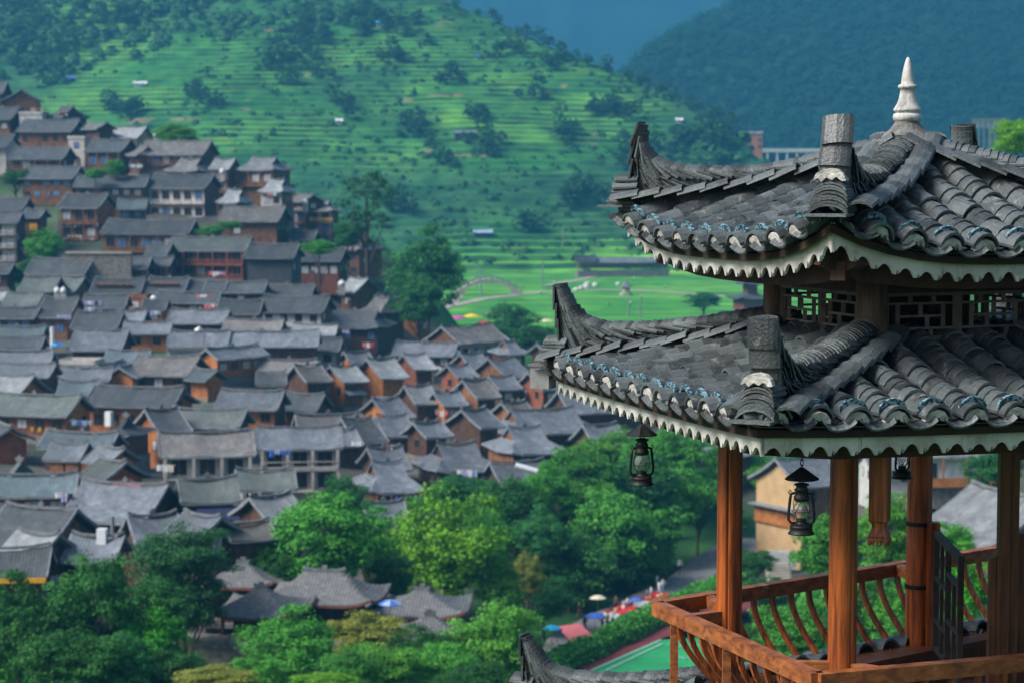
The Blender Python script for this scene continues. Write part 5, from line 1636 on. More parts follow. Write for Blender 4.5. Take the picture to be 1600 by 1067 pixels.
# ---- upper storey
def column(mb, x, y, z0, z1, r, crack=None, n=26):
    vs, fs = [], []
    Z = np.linspace(z0, z1, 9)
    for j, z in enumerate(Z):
        for k in range(n):
            a = 2 * math.pi * k / n
            rr = r * (1.02 - .05 * j / 8) * (1 + .012 * math.sin(a * 3 + z * 1.7))
            if crack is not None and abs((a - crack + math.pi) % (2 * math.pi) - math.pi) < math.pi / n * 1.05: rr *= .8
            vs.append((x + rr * math.cos(a), y + rr * math.sin(a), z))
    for j in range(8):
        for k in range(n):
            fs.append((j * n + k, j * n + (k + 1) % n, (j + 1) * n + (k + 1) % n, (j + 1) * n + k))
    fs += [tuple(range(n - 1, -1, -1)), tuple(8 * n + k for k in range(n))]
    mb.add(vs, fs)
UC = ring(1.0, 23)
for k, c in enumerate(UC):
    mb = MB(); column(mb, c.x, c.y, -1.6, -.42, .095 if k != 0 else .115)
    pav(mb, 'upper_column', M['greywood'], smooth=True)
mb = MB()
for k in range(4):
    a, b = UC[k], UC[(k + 1) % 4]
    out = ((a + b) / 2 - Vector((PC.x, PC.y, 0))).normalized()
    for z, h, t in ((-.86, .16, .1), (-.60, .2, .12)):
        pav(MB().bar((a.x, a.y, z), (b.x, b.y, z), t, h), 'wall_beam', M['beam'])
    o2 = (a - Vector((PC.x, PC.y, 0))).normalized()       # stub beam carrying the eave
    pav(MB().bar((a.x - o2.x * .1, a.y - o2.y * .1, -.78), (a.x + o2.x * .95, a.y + o2.y * .95, -.74), .1, .13), 'stub_beam', M['beam'])
# eave beams close behind the white boards
for S, zz, ins in ((SU, -.82, .3), (SL, -1.89, .26)):
    for s in S:
        mb = MB()
        pts = []
        for q in np.linspace(.03, .97, 9):
            p = s.o + s.e * (s.Lw * q) + s.n * ins
            edge = max(0, abs(q - .5) - .40) * 1.0
            pts.append((p.x, p.y, zz + edge * .5 + s.lift * .75 * (abs(2 * q - 1)) ** 3.2))
        mb.sweep(pts, .1, .13)
        pav(mb, 'eave_beam', M['beam'])
# hip rafters ending at the corners
mb = MB()
for S, O, z0, z1 in ((SU, UO, -.62, -.7), (SL, LO, -1.68, -1.72)):
    for k in range(4):
        c = O[k]; d = (Vector((PC.x, PC.y, 0)) - Vector((c.x, c.y, 0))).normalized()
        a = Vector((c.x, c.y, S[k].p(0, 0).z - .1)) + d * .17
        b = a + d * 1.6; b.z = z1 + .1
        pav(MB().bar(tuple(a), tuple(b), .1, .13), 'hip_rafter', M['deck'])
c = LO[3]; d = (Vector((PC.x, PC.y, 0)) - Vector((c.x, c.y, 0))).normalized()
zc = SL[3].p(0, 0).z
mb = MB(); mb.bar((c.x - d.x * .15, c.y - d.y * .15, zc - .1), (c.x + d.x * .02, c.y + d.y * .02, zc - .1), .13, .15)
pav(mb, 'rafter_end_cap', M['greymetal'])
# sill boards and lattice windows
for k in range(4):
    a, b = UC[k], UC[(k + 1) % 4]
    e = (b - a).normalized(); W = (b - a).length - .2
    o0 = a + e * .1
    def q(u, z, dn=0): 
        nn = Vector((-e.y, e.x, 0))
        return (o0.x + e.x * u + nn.x * dn, o0.y + e.y * u + nn.y * dn, z)
    mb = MB()
    mb.bar(q(0, -1.4), q(W, -1.4), .05, .24)
    pav(mb, 'sill_board', M['greywood'])
    z0, z1 = -1.28, -.945
    win = MB()
    win.bar(q(0, z0 + .012), q(W, z0 + .012), .04, .025); win.bar(q(0, z1 - .012), q(W, z1 - .012), .04, .025)
    for u in (.013, W / 2 - .016, W / 2 + .016, W - .013):
        win.bar(q(u, z0), q(u, z1), .04, .026)
    h = z1 - z0
    for half in (0, 1):
        u0, u1 = (.02, W / 2 - .03) if half == 0 else (W / 2 + .03, W - .02)
        w = u1 - u0
        X = lambda f: u0 + w * (f if half == 0 else 1 - f)
        for f0, f1, g in ((0, 1, .24), (.16, .84, .5), (0, 1, .77)):
            win.bar(q(X(f0), z0 + h * g), q(X(f1), z0 + h * g), .03, .017)
        for f, g0, g1 in ((.3, 0, .24), (.66, 0, .24), (.16, .24, .77), (.84, .24, .77), (.35, .77, 1), (.7, .77, 1), (.5, .5, .77), (.6, .24, .5)):
            win.bar(q(X(f), z0 + h * g0), q(X(f), z0 + h * g1), .03, .017)
    pav(win, 'lattice_window', M['lattice'])
    if k in (1, 2):  # boards added inside the rear windows to darken the view through the lattice
        sh = MB(); f0_, f1_ = ((.0, .7) if k == 2 else (.62, 1.0))
        sh.bar(q(W * f0_, (z0 + z1) / 2, .05), q(W * f1_, (z0 + z1) / 2, .05), .025, h)
        pav(sh, 'light_block_board', M['deck'])
mb = MB(); mb.prism([(c.x, c.y) for c in ring(1.15, 23)], -.56, -.5); mb.prism([(c.x, c.y) for c in ring(.96, 23)], -1.5, -1.44)
pav(mb, 'upper_floor_boards', M['deck'])
# ---- lower storey: columns
CA, CB, CC, CD = Vector((1.70, 17.6, 0)), Vector((2.318, 15.76, 0)), Vector((3.47, 19.2, 0)), Vector((5.1, 16.75, 0))
for k, (c, crack, r_) in enumerate(((CA, R_(255), .1), (CB, R_(300), .1), (CC, None, .107), (CD, None, .1))):
    mb = MB(); column(mb, c.x, c.y, -4.4, -1.75, r_, crack, 84)
    col = pav(mb, 'column', M['wood'], smooth=True)
    if k == 2:
        for z in (-3.08, -3.62):
            mb = MB(); mb.lathe([(.108, -.018), (.116, -.018), (.116, .018), (.108, .018)], (c.x, c.y, z), 28)
            pav(mb, 'metal_band', M['blackmetal'], col)
    mb = MB(); mb.lathe([(.16, 0), (.17, .04), (.15, .09), (.115, .12)], (c.x, c.y, -4.42), 20)
    pav(mb, 'column_base', M['stone'], col)
mb = MB()
for a, b in ((CA, CB), (CB, CD), (CD, CC), (CC, CA)):
    pav(MB().bar((a.x, a.y, -1.93), (b.x, b.y, -1.93), .12, .18), 'tie_beam', M['beam'])
    pav(MB().bar((a.x, a.y, -1.69), (b.x, b.y, -1.69), .12, .14), 'plate_beam', M['beam'])
for c, o2 in ((CA, Vector((-.95, .2, 0))), (CB, Vector((-.5, -.87, 0))), (CC, Vector((.3, .95, 0)))):
    o2.normalize()
    pav(MB().bar((c.x - o2.x * .15, c.y - o2.y * .15, -1.86), (c.x + o2.x * .85, c.y + o2.y * .85, -1.84), .1, .12), 'stub_beam', M['beam'])
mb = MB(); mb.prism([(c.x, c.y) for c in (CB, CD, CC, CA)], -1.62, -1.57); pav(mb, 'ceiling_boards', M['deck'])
# hanging carved post
hx, hy = 2.52, 15.45
mb = MB()
Rm = Matrix.Rotation(R_(-24), 4, 'Z')
def sq(mb, w, z0, w1, z1):
    vs = []
    for w_, z in ((w, z0), (w1, z1)):
        for sx, sy in ((-1, -1), (1, -1), (1, 1), (-1, 1)):
            v = Rm @ Vector((sx * w_ / 2, sy * w_ / 2, 0)); vs.append((hx + v.x, hy + v.y, z))
    mb.add(vs, [(3, 2, 1, 0), (4, 5, 6, 7)] + [(i, (i + 1) % 4, (i + 1) % 4 + 4, i + 4) for i in range(4)])
sq(mb, .122, -2.46, .125, -1.9)
sq(mb, .09, -2.475, .122, -2.46); sq(mb, .085, -2.505, .09, -2.475); sq(mb, .13, -2.565, .085, -2.505); sq(mb, .122, -2.575, .13, -2.565); sq(mb, .135, -2.59, .122, -2.575)
for f in range(4):
    d = Rm @ Vector((math.cos(f * math.pi / 2), math.sin(f * math.pi / 2), 0)); t = Vector((-d.y, d.x, 0))
    for k in range(5):
        c = Vector((hx, hy, 0)) + d * .0675 + t * ((k - 2) * .027)
        mb.add([(c.x - t.x * .0135, c.y - t.y * .0135, -2.59), (c.x + t.x * .0135, c.y + t.y * .0135, -2.59), (c.x, c.y, -2.628), (c.x - d.x * .02 - t.x * .0135, c.y - d.y * .02 - t.y * .0135, -2.59), (c.x - d.x * .02 + t.x * .0135, c.y - d.y * .02 + t.y * .0135, -2.59), (c.x - d.x * .02, c.y - d.y * .02, -2.628)],
               [(0, 1, 2), (4, 3, 5), (0, 2, 5, 3), (1, 4, 5, 2), (0, 3, 4, 1)])
pav(mb, 'hanging_post', M['wood'])
# ---- balcony: floor, seats, leaning rails
RA, RB = Vector((1.158, 17.9, -3.5)), Vector((2.095, 15.36, -3.5))
RD, RC = Vector((5.6, 16.66, -3.5)), Vector((6.0, 21.75, -3.5))
mb = MB(); mb.prism([(2.3, 15.7), (5.2, 16.8), (5.6, 21.2), (1.62, 17.75)], -4.46, -4.40); pav(mb, 'balcony_floor', M['dkwood'])
def rail(a, b, inner, name='rail'):
    """top beam from a to b with curved balusters rising from the seat edge"""
    d = (b - a).normalized(); n = Vector((-d.y, d.x, 0))
    if n.dot(inner - a) < 0: n = -n
    mb = MB(); mb.bar(tuple(a + Vector((0, 0, -.055))), tuple(b + Vector((0, 0, -.055))), .1, .11)
    top = pav(mb, name, M['railwood'])
    L = (b - a).length
    k = 0
    t = .42
    while t < L - .1:
        mb = MB()
        p = a + d * t
        pts = []
        for w in np.linspace(0, 1, 9):
            off = .36 * (1 - math.sin(w * math.pi / 2) ** 1.1)
            pts.append(tuple(Vector((p.x, p.y, 0)) + n * (off) + Vector((0, 0, -4.14 + w * .54))))
        mb.sweep(pts, .036, .04, up=tuple(n))
        pav(mb, 'baluster', M['wood'], top)
        t += .215 + rp.gauss(0, .006)
    mb = MB()
    s0, s1 = a + n * .34 + d * .3, b + n * .34
    mb.slab([(s0.x, s0.y, -4.12), (s1.x, s1.y, -4.12), (s1.x + n.x * .34, s1.y + n.y * .34, -4.12), (s0.x + n.x * .34, s0.y + n.y * .34, -4.12)][:: 1 if n.dot(Vector((-d.y, d.x, 0))) > 0 else -1], .05)
    mb.bar((s0.x + n.x * .3, s0.y + n.y * .3, -4.28), (s1.x + n.x * .3, s1.y + n.y * .3, -4.28), .03, .24)
    pav(mb, 'bench_seat', M['dkwood'], top)
    return top
inn = Vector((3.2, 17.5, -3.5))
rail(RA, RC, inn); rail(RA, RB, inn); rail(RB, RD, inn)
mb = MB()
for c, tg in ((CA, [RA.lerp(RC, .09), RA.lerp(RB, .2)]), (CB, [RB.lerp(RA, .16), RB.lerp(RD, .14)]), (CC, [RA.lerp(RC, .455)])):
    for q_ in tg: pav(MB().bar((c.x, c.y, -3.552), (q_.x, q_.y, -3.552), .075, .09), 'rail_tie', M['railwood'])
for f in (.12, .47, .82):
    p = RA.lerp(RB, f)
    mb = MB(); mb.bar((p.x, p.y, -3.6), (p.x, p.y, -4.9), .06, .07); pav(mb, 'rail_post', M['railwood'])
# lattice panel beside the banded column
mb = MB()
g0, g1 = Vector((3.575, 18.98, 0)), Vector((3.535, 17.7, 0))
mb.bar((g0.x, g0.y, -3.13), (g1.x, g1.y, -3.13), .05, .05)
for f in (0.02, .5, .98): 
    p = g0.lerp(g1, f); mb.bar((p.x, p.y, -3.14), (p.x, p.y, -4.15), .045, .045)
for f0, f1, z in ((0, .5, -3.5), (.5, 1, -3.36), (0, .5, -3.86), (.5, 1, -3.74), (0, 1, -4.1)):
    a, b = g0.lerp(g1, f0), g0.lerp(g1, f1); mb.bar((a.x, a.y, z), (b.x, b.y, z), .035, .035)
for f, za, zb in ((.26, -3.14, -3.5), (.74, -3.36, -3.74), (.26, -3.5, -4.1), (.74, -3.74, -4.1)):
    p = g0.lerp(g1, f); mb.bar((p.x, p.y, za), (p.x, p.y, zb), .03, .03)
pav(mb, 'lattice_panel', M['dklattice'])
mb = MB(); mb.bar((3.57, 19.12, -4.4), (3.57, 19.12, -3.06), .11, .1); pav(mb, 'panel_post', M['wood'])
# door frame at the right
for x, y, w, z1 in ((3.71, 17.0, .085, -2.0), (3.79, 17.02, .06, -2.0), (4.5, 17.3, .09, -2.0)):
    pav(MB().bar((x, y, -4.4), (x, y, z1), w, .1), 'door_post', M['dkwood'])
for x, w in ((3.625, .05), (3.665, .04)): pav(MB().bar((x, 16.98, -4.4), (x, 16.98, -2.98), w, .08), 'door_stile', M['dkwood'])
for z in (-2.86, -2.2): pav(MB().bar((3.71, 17.0, z), (4.5, 17.3, z), .05, .1), 'door_rail', M['dkwood'])
pav(MB().slab([(3.74, 17.0, -2.9), (4.5, 17.29, -2.9), (4.5, 17.33, -2.9), (3.74, 17.04, -2.9)], 1.5), 'door_panel', M['dkwood'])
# foundation body under the balcony, mostly out of view
mb = MB(); mb.prism([(2.35, 15.6), (4.95, 16.65), (5.2, 20.6), (1.65, 17.75)], -9.8, -4.46)
pav(mb, 'understorey', M['deck'])

# ---------------------------------------------------------------- hurricane lanterns
def lantern(loc, rz, label, chain):
    root = empty('lantern', loc, rz)
    tag(root, label, 'lantern', 'lanterns hanging from the eaves')
    k = 1.0
    mb = MB()          # ribbed tin hood, root is the hanging point, z down
    n = 16
    vs = [(0.012 * math.cos(a), .012 * math.sin(a), -chain) for a in np.linspace(0, 2 * math.pi, n, endpoint=False)]
    for i in range(n):
        a = 2 * math.pi * i / n; r1 = .118 if i % 2 else .112
        vs.append((r1 * math.cos(a), r1 * math.sin(a), -chain - .082 + (.006 if i % 2 else 0)))
    f = [(i, n + i, n + (i + 1) % n, (i + 1) % n) for i in range(n)] + [tuple(range(n))]
    f += [tuple(2 * n - 1 - i for i in range(n))]
    mb.add(vs, f); mb.build('hood', M['blackmetal'], root)
    mb = MB()
    z = 0.0
    i = 0
    while z > -chain:
        r_ = .016
        pts = [(r_ * .6 * math.cos(a) * (1 if i % 2 else 0), r_ * .6 * math.cos(a) * (0 if i % 2 else 1), z - .02 + .024 * math.sin(a)) for a in np.linspace(0, 2 * math.pi, 9)]
        mb.tube(pts, .0035, 5); z -= .036; i += 1
    pts = [(.012 * math.cos(a), 0, -chain - .1 + .022 * math.sin(a)) for a in np.linspace(0, 2 * math.pi, 9)]
    mb.tube(pts, .004, 5)
    mb.build('chain', M['blackmetal'], root)
    b = -chain - .44
    mb = MB()
    mb.lathe([(.086, b), (.086, b + .008), (.08, b + .014), (.074, b + .02), (.074, b + .045), (.078, b + .05), (.07, b + .058), (.05, b + .066), (.035, b + .072), (.032, b + .09), (.036, b + .094), (.03, b + .1)], (0, 0, 0), 24)
    mb.build('fuel_tank', M['blackmetal'], root, True)
    mb = MB()
    mb.lathe([(.032, b + .215), (.05, b + .222), (.052, b + .245), (.044, b + .255), (.044, b + .285), (.05, b + .29), (.036, b + .305), (.036, b + .318), (.05, b + .322), (.048, b + .33), (.02, b + .338)], (0, 0, 0), 22)
    mb.build('chimney_cap', M['blackmetal'], root, True)
    mb = MB()
    mb.lathe([(.03, b + .098), (.04, b + .11), (.05, b + .135), (.054, b + .16), (.048, b + .19), (.038, b + .214), (.036, b + .213), (.046, b + .189), (.052, b + .16), (.048, b + .136), (.038, b + .112), (.028, b + .1)], (0, 0, 0), 22)
    mb.build('glass_globe', M['glass'], root, True)
    mb = MB()
    for s in (-1, 1):
        mb.tube([(s * .03, 0, b + .07), (s * .066, 0, b + .07), (s * .083, 0, b + .09), (s * .084, 0, b + .13), (s * .074, 0, b + .23), (s * .068, 0, b + .262), (s * .045, 0, b + .27)], .0095, 8)
        mb.tube([(s * .07, 0, b + .25), (s * .085, 0, b + .275), (s * .075, 0, b + .29), (s * .066, 0, b + .275)], .004, 6)
    mb.build('side_tube', M['blackmetal'], root, True)
    mb = MB()
    for a in (.5, 2.2, 3.7, 5.3):
        mb.tube([(.05 * math.cos(a), .05 * math.sin(a), b + .1), (.062 * math.cos(a + .5), .062 * math.sin(a + .5), b + .155), (.05 * math.cos(a + 1.1), .05 * math.sin(a + 1.1), b + .22)], .0025, 5)
    mb.tube([(.062 * math.cos(t), .062 * math.sin(t), b + .15) for t in np.linspace(0, 2 * math.pi, 20)], .0025, 5)
    mb.build('wire_guard', M['blackmetal'], root)
    return root
l1 = P(1003, 662, 16.25)
lantern((l1.x, l1.y, l1.z + .05), R_(10), 'hurricane lantern hanging in the open under the pavilion corner beside the cracked column', .05)
l2 = P(1253, 714, 14.75)
lantern((l2.x, l2.y, l2.z + .02), R_(-14), 'hurricane lantern hanging between the two front columns', .085)
l3 = P(1411, 640, 18.4)
lantern((l3.x, l3.y, l3.z), R_(40), 'hurricane lantern mostly hidden behind the hanging carved post', .12)
# ---------------------------------------------------------------- market street
SD = (G(1040, 932) - G(900, 985)).normalized()
SA_ = math.atan2(SD.y, SD.x)
def stall(x, y, L, label):
    g = G(x, y, -45.0)
    root = empty('market_stall', (g.x, g.y, -45.0), SA_)
    tag(root, label, 'stall', 'red market stalls along the street')
    mb = MB(); mb.box((0, 0, .88), (L, 2.1, .06)); mb.box((0, 1.02, .6), (L, .06, .6)); mb.box((L / 2 - .02, 0, .6), (.05, 2.1, .6))
    tb = mb.build('table_cloth', M['red'], root)
    mb = MB(); mb.box((0, -1.06, .62), (L, .05, .42)); mb.box((-L / 2 - .03, 0, .5), (.05, 2.0, .9)); mb.build('front_cloth', M['white'], root)
    mb = MB()
    for i in range(int(L * 1.6)):
        mb.box((-L / 2 + .5 + i * .6, rp.uniform(-.5, .5), 1.0), (.34, .3, .2), mi=i % 3)
    mb.build('goods', [M['red'], M['cream'], M['umyellow']], root)
    for i in range(4):
        sx, sy = (-1, 1)[i % 2], (-1, 1)[i // 2]
        MB().box((sx * (L / 2 - .2), sy * .8, .43), (.07, .07, .86)).build('leg', M['greymetal'], root)
stall(970, 966, 4.2, 'red clothed market stall behind the blue parasol, lower of the two stalls')
stall(1020, 946, 4.6, 'red clothed market stall farther up the street under white garments')
def canopy():
    c = [G(870, 978, -43.2), G(906, 973, -43.0), G(926, 992, -43.2), G(893, 1002, -43.6)]
    m = sum(c, Vector()) / 4
    root = empty('canopy', (m.x, m.y, -45.0)); tag(root, 'pink red square canopy pitched at the end of the market street', 'canopy')
    mb = MB()
    o = (m.x, m.y, -45.0)
    top = m + Vector((0, 0, .25))
    for i in range(4): mb.slab([tuple(c[i]), tuple(c[(i + 1) % 4]), tuple(top)][::-1], .03)
    mb.build('cloth', M['pink'], root, origin=o)
    for q in c:
        MB().bar((q.x, q.y, -45.0), (q.x, q.y, q.z), .06, .06).build('pole', M['greymetal'], root, origin=o)
canopy()
def parasol(p, r_, h, mats, label, cat='umbrella', group='market parasols'):
    root = empty('parasol', (p.x, p.y, p.z)); tag(root, label, cat, group)
    mb = MB(); n = 8
    vs = [(0, 0, h)]
    for q, zz in ((.55, -.12), (1.0, -.36)):
        for k in range(n): vs.append((r_ * q * math.cos(k * math.pi / 4), r_ * q * math.sin(k * math.pi / 4), h + zz * r_))
    f = [(0, 1 + k, 1 + (k + 1) % n) for k in range(n)] + [(1 + k, 9 + k, 9 + (k + 1) % n, 1 + (k + 1) % n) for k in range(n)]
    mi = [k % len(mats) for k in range(n)] * 2
    mb.add(vs, f); mb.m = mi
    vs2 = [(a * .99, b * .99, c - .04) for a, b, c in vs]
    mb.add(vs2, [q[::-1] for q in f])
    mb.build('cover', [M[k] for k in mats], root)
    MB().tube([(0, 0, 0), (0, 0, h)], .03, 6).build('pole', M['greymetal'], root)
    MB().lathe([(.25, 0), (.22, .06), (.05, .08)], (0, 0, 0), 10).build('base', M['greymetal'], root)
parasol(G(862, 1012, -45), .95, 2.2, ['cyan'], 'cyan parasol at the near end of the market street')
parasol(G(930, 990, -45), 1.15, 2.1, ['blue'], 'royal blue parasol beside the pink canopy')
parasol(G(934, 968, -45), .85, 2.5, ['cream'], 'cream parasol held above the group by the stall')
parasol(G(994, 962, -45), .75, 1.9, ['blue'], 'small blue parasol between the two red stalls')
for x, y, r_, m, l in [(716, 497, 2.0, ['magenta'], 'magenta parasol at the field edge market'), (737, 494, 2.0, ['umyellow'], 'yellow parasol at the field edge market'), (756, 505, 2.3, ['red'], 'red parasol at the field edge market'),
                       (764, 492, 1.7, ['ltblue', 'white'], 'pale blue and white parasol at the field edge market'), (854, 502, 1.7, ['umyellow', 'white'], 'orange yellow parasol close to the lower eave tip'), (746, 512, 1.6, ['cream'], 'cream parasol in front of the red parasol')]:
    q = P(x, y, 545)
    parasol(Vector((q.x, q.y, ground(q.x, q.y))), r_, max(2.2, q.z - ground(q.x, q.y) + .6), m, l, group='parasols at the field edge market')
# street lamp with a white globe
g = G(918, 950, -45)
root = empty('street_lamp', tuple(g)); tag(root, 'street lamp with round white globe in front of dark trees', 'street lamp')
MB().tube([(0, 0, 0), (0, 0, 2.4)], .05, 8).build('pole', M['blackmetal'], root)
MB().ball((0, 0, 2.62), (.27, .27, .27), n=14, m=10).build('globe', M['white'], root, True)

# ---------------------------------------------------------------- people
def person_mesh(pose, top, legs, skin='skin'):
    P_ = {0: dict(hl=(-.09, 0, .92), hr=(.09, 0, .92), kl=(-.1, -.02, .5), kr=(.1, .02, .5), fl=(-.1, 0, .06), fr=(.1, 0, .06), el=(-.26, .02, 1.16), er=(.26, .02, 1.16), wl=(-.27, -.06, .9), wr=(.27, -.06, .9)),
          1: dict(hl=(-.09, 0, .92), hr=(.09, 0, .92), kl=(-.1, -.18, .52), kr=(.1, .06, .5), fl=(-.1, -.24, .06), fr=(.1, .32, .1), el=(-.25, .1, 1.16), er=(.25, -.1, 1.16), wl=(-.25, .0, .93), wr=(.24, -.26, .97)),
          2: dict(hl=(-.09, 0, .92), hr=(.09, 0, .92), kl=(-.1, -.02, .5), kr=(.1, .02, .5), fl=(-.11, 0, .06), fr=(.11, 0, .06), el=(-.27, -.1, 1.18), er=(.27, -.1, 1.18), wl=(-.14, -.36, 1.2), wr=(.14, -.36, 1.22))}[pose]
    V = [(0, 0, .98), (0, 0, 1.2), (0, 0, 1.42), (0, -.01, 1.52), (0, -.02, 1.62), (0, -.01, 1.72)]
    Rr = [.15, .14, .13, .055, .095, .075]
    E = [(0, 1), (1, 2), (2, 3), (3, 4), (4, 5)]
    def chain(start, pts, rs):
        prev = start
        for p, q in zip(pts, rs):
            V.append(p); Rr.append(q); E.append((prev, len(V) - 1)); prev = len(V) - 1
        return prev
    for s, k in ((-1, 'l'), (1, 'r')):
        e = chain(0, [P_['h' + k], P_['k' + k], P_['f' + k]], [.1, .07, .05])
        chain(e, [(P_['f' + k][0], P_['f' + k][1] - .15, .04)], [.045])
        w = P_['w' + k]
        e = chain(2, [(s * .19, 0, 1.4), P_['e' + k], w], [.065, .047, .035])
        hand = (w[0], w[1] - .05, w[2] - .07)
        e = chain(e, [hand], [.034])
    me = bpy.data.meshes.new('body_frame'); me.from_pydata(V, E, [])
    o = bpy.data.objects.new('body_frame', me); COL.objects.link(o)
    md = o.modifiers.new('s', 'SKIN')
    for i, q in enumerate(Rr): me.skin_vertices[0].data[i].radius = (q, q * .85)
    me.skin_vertices[0].data[0].use_root = True
    o.modifiers.new('d', 'SUBSURF').levels = 1
    bpy.context.view_layer.update()
    out = bpy.data.meshes.new_from_object(o.evaluated_get(bpy.context.evaluated_depsgraph_get()))
    bpy.data.objects.remove(o)
    for m in (M[top], M[legs], M[skin]): out.materials.append(m)
    for p in out.polygons:
        c = p.center
        p.material_index = 2 if c.z > 1.5 else (1 if c.z < .97 and abs(c.x) < .2 else (2 if (Vector(c) - Vector(P_['wl'])).length < .13 or (Vector(c) - Vector(P_['wr'])).length < .13 else 0))
        p.use_smooth = True
    out.name = 'body'
    return out
_h = MB(); _h.ball((0, .015, 1.69), (.105, .115, .1), n=10, m=7); HAIR = _h.mesh('hair', [M['black']], True)
PM = {}
def person(loc, rz, pose, top, legs, label, group):
    k = (pose, top, legs)
    if k not in PM: PM[k] = person_mesh(*k)
    o = link_mesh('person', PM[k], None, loc, (0, 0, rz))
    tag(o, label, 'person', group)
    link_mesh('hair', HAIR, o)
GS = 'people on the market street'
for x, y, rz, pose, top, legs, l in [
    (941, 985, 2.0, 2, 'navy', 'black', 'person in navy clothes standing just outside the cream parasol'), (949, 983, 4.0, 0, 'umyellow', 'navy', 'person in a yellow top beneath the cream parasol'),
    (957, 979, 3.0, 2, 'white', 'navy', 'person in white top next to the cream parasol'), (914, 988, 1.0, 1, 'black', 'navy', 'person in dark clothes walking beside the pink canopy'),
    (962, 956, 2.5, 0, 'brown', 'black', 'person in brown standing behind the lower red stall'), (981, 958, .4, 2, 'white', 'black', 'person in white leaning over the lower red stall'),
    (975, 962, 2.9, 2, 'lilac', 'navy', 'person in lilac busy at the lower red stall'), (1011, 944, 1.4, 0, 'ltblue', 'black', 'person in pale blue by the upper red stall'),
    (1017, 940, 2.0, 1, 'white', 'lilac', 'person in white and lilac behind the upper red stall'), (1030, 932, 2.6, 2, 'white', 'white', 'person all in white at the far end of the upper stall'),
    (1036, 928, .6, 2, 'white', 'ltblue', 'person in white with arms out beside the upper stall'), (1027, 922, 1.1, 0, 'lilac', 'black', 'person in lilac on the road behind the upper stall'),
    (1062, 896, .4, 1, 'white', 'navy', 'lone person walking on the road bend'), (905, 966, 2.2, 1, 'black', 'brown', 'person in black under the dark trees by the street lamp'),
    (846, 1022, 1.2, 0, 'ltblue', 'navy', 'person in blue below the cyan parasol')]:
    person(tuple(G(x, y, -45.0)), rz, pose, top, legs, l, GS)
k = 0
for x, y, top in [(716, 440, 'white'), (801, 447, 'white'), (818, 452, 'red'), (846, 461, 'white'), (860, 465, 'white'), (912, 450, 'white'), (918, 448, 'lilac'), (931, 452, 'white'), (1003, 468, 'white'), (985, 478, 'white'), (952, 480, 'brown'), (1008, 434, 'red'), (990, 440, 'white'), (870, 441, 'pink'), (866, 446, 'white'), (1040, 452, 'white'), (965, 432, 'white')]:
    g = G(x, y, -45.0)
    person((g.x, g.y, ground(g.x, g.y)), k * 1.3, k % 3, top, 'navy' if k % 2 else 'black', 'visitor in %s standing out in the bright green paddies' % {'white': 'white', 'red': 'red', 'lilac': 'lilac', 'brown': 'brown', 'pink': 'pink'}[top], 'visitors in %s in the paddies' % top)
    k += 1

# ---------------------------------------------------------------- drum bridge with pavilion roofs in the trees
def curved_roof(mb, L, D, rise, up, th=.2, n=12):
    """hip roof with sweeping corners; ridge along x"""
    m = 8
    rl = max(.3, L / 2 - D * .42)
    g = []
    for i in range(n * 2 + 1):
        row = []
        for j in range(m * 2 + 1):
            x = -L / 2 + L * i / (2 * n); y = -D / 2 + D * j / (2 * m)
            fx = max(0, (abs(x) - rl) / (L / 2 - rl)); fy = abs(y) / (D / 2)
            s = max(fx, fy)
            z = rise * ((1 - s) * .55 + .45 * (1 - s) ** 2) + up * (min(fx, fy) ** 2.5) + (.0 if s > .05 else .1)
            row.append((x, y, z))
        g.append(row)
    R1, C1 = n * 2 + 1, m * 2 + 1
    v = [p for r_ in g for p in r_]; v2 = [(a, b, c - th) for a, b, c in v]
    f = []
    N_ = len(v)
    for i in range(R1 - 1):
        for j in range(C1 - 1):
            a = i * C1 + j
            f.append((a, a + C1, a + C1 + 1, a + 1)); f.append((a + N_, a + 1 + N_, a + C1 + 1 + N_, a + C1 + N_))
    ed = [i * C1 for i in range(R1)] + [(R1 - 1) * C1 + j for j in range(1, C1)] + [i * C1 + C1 - 1 for i in range(R1 - 2, -1, -1)] + [j for j in range(C1 - 2, 0, -1)]
    for a, b in zip(ed, ed[1:] + ed[:1]): f.append((a, a + N_, b + N_, b)[::-1])
    mb.add(v + v2, f)
    return [v[q] for q in ed]
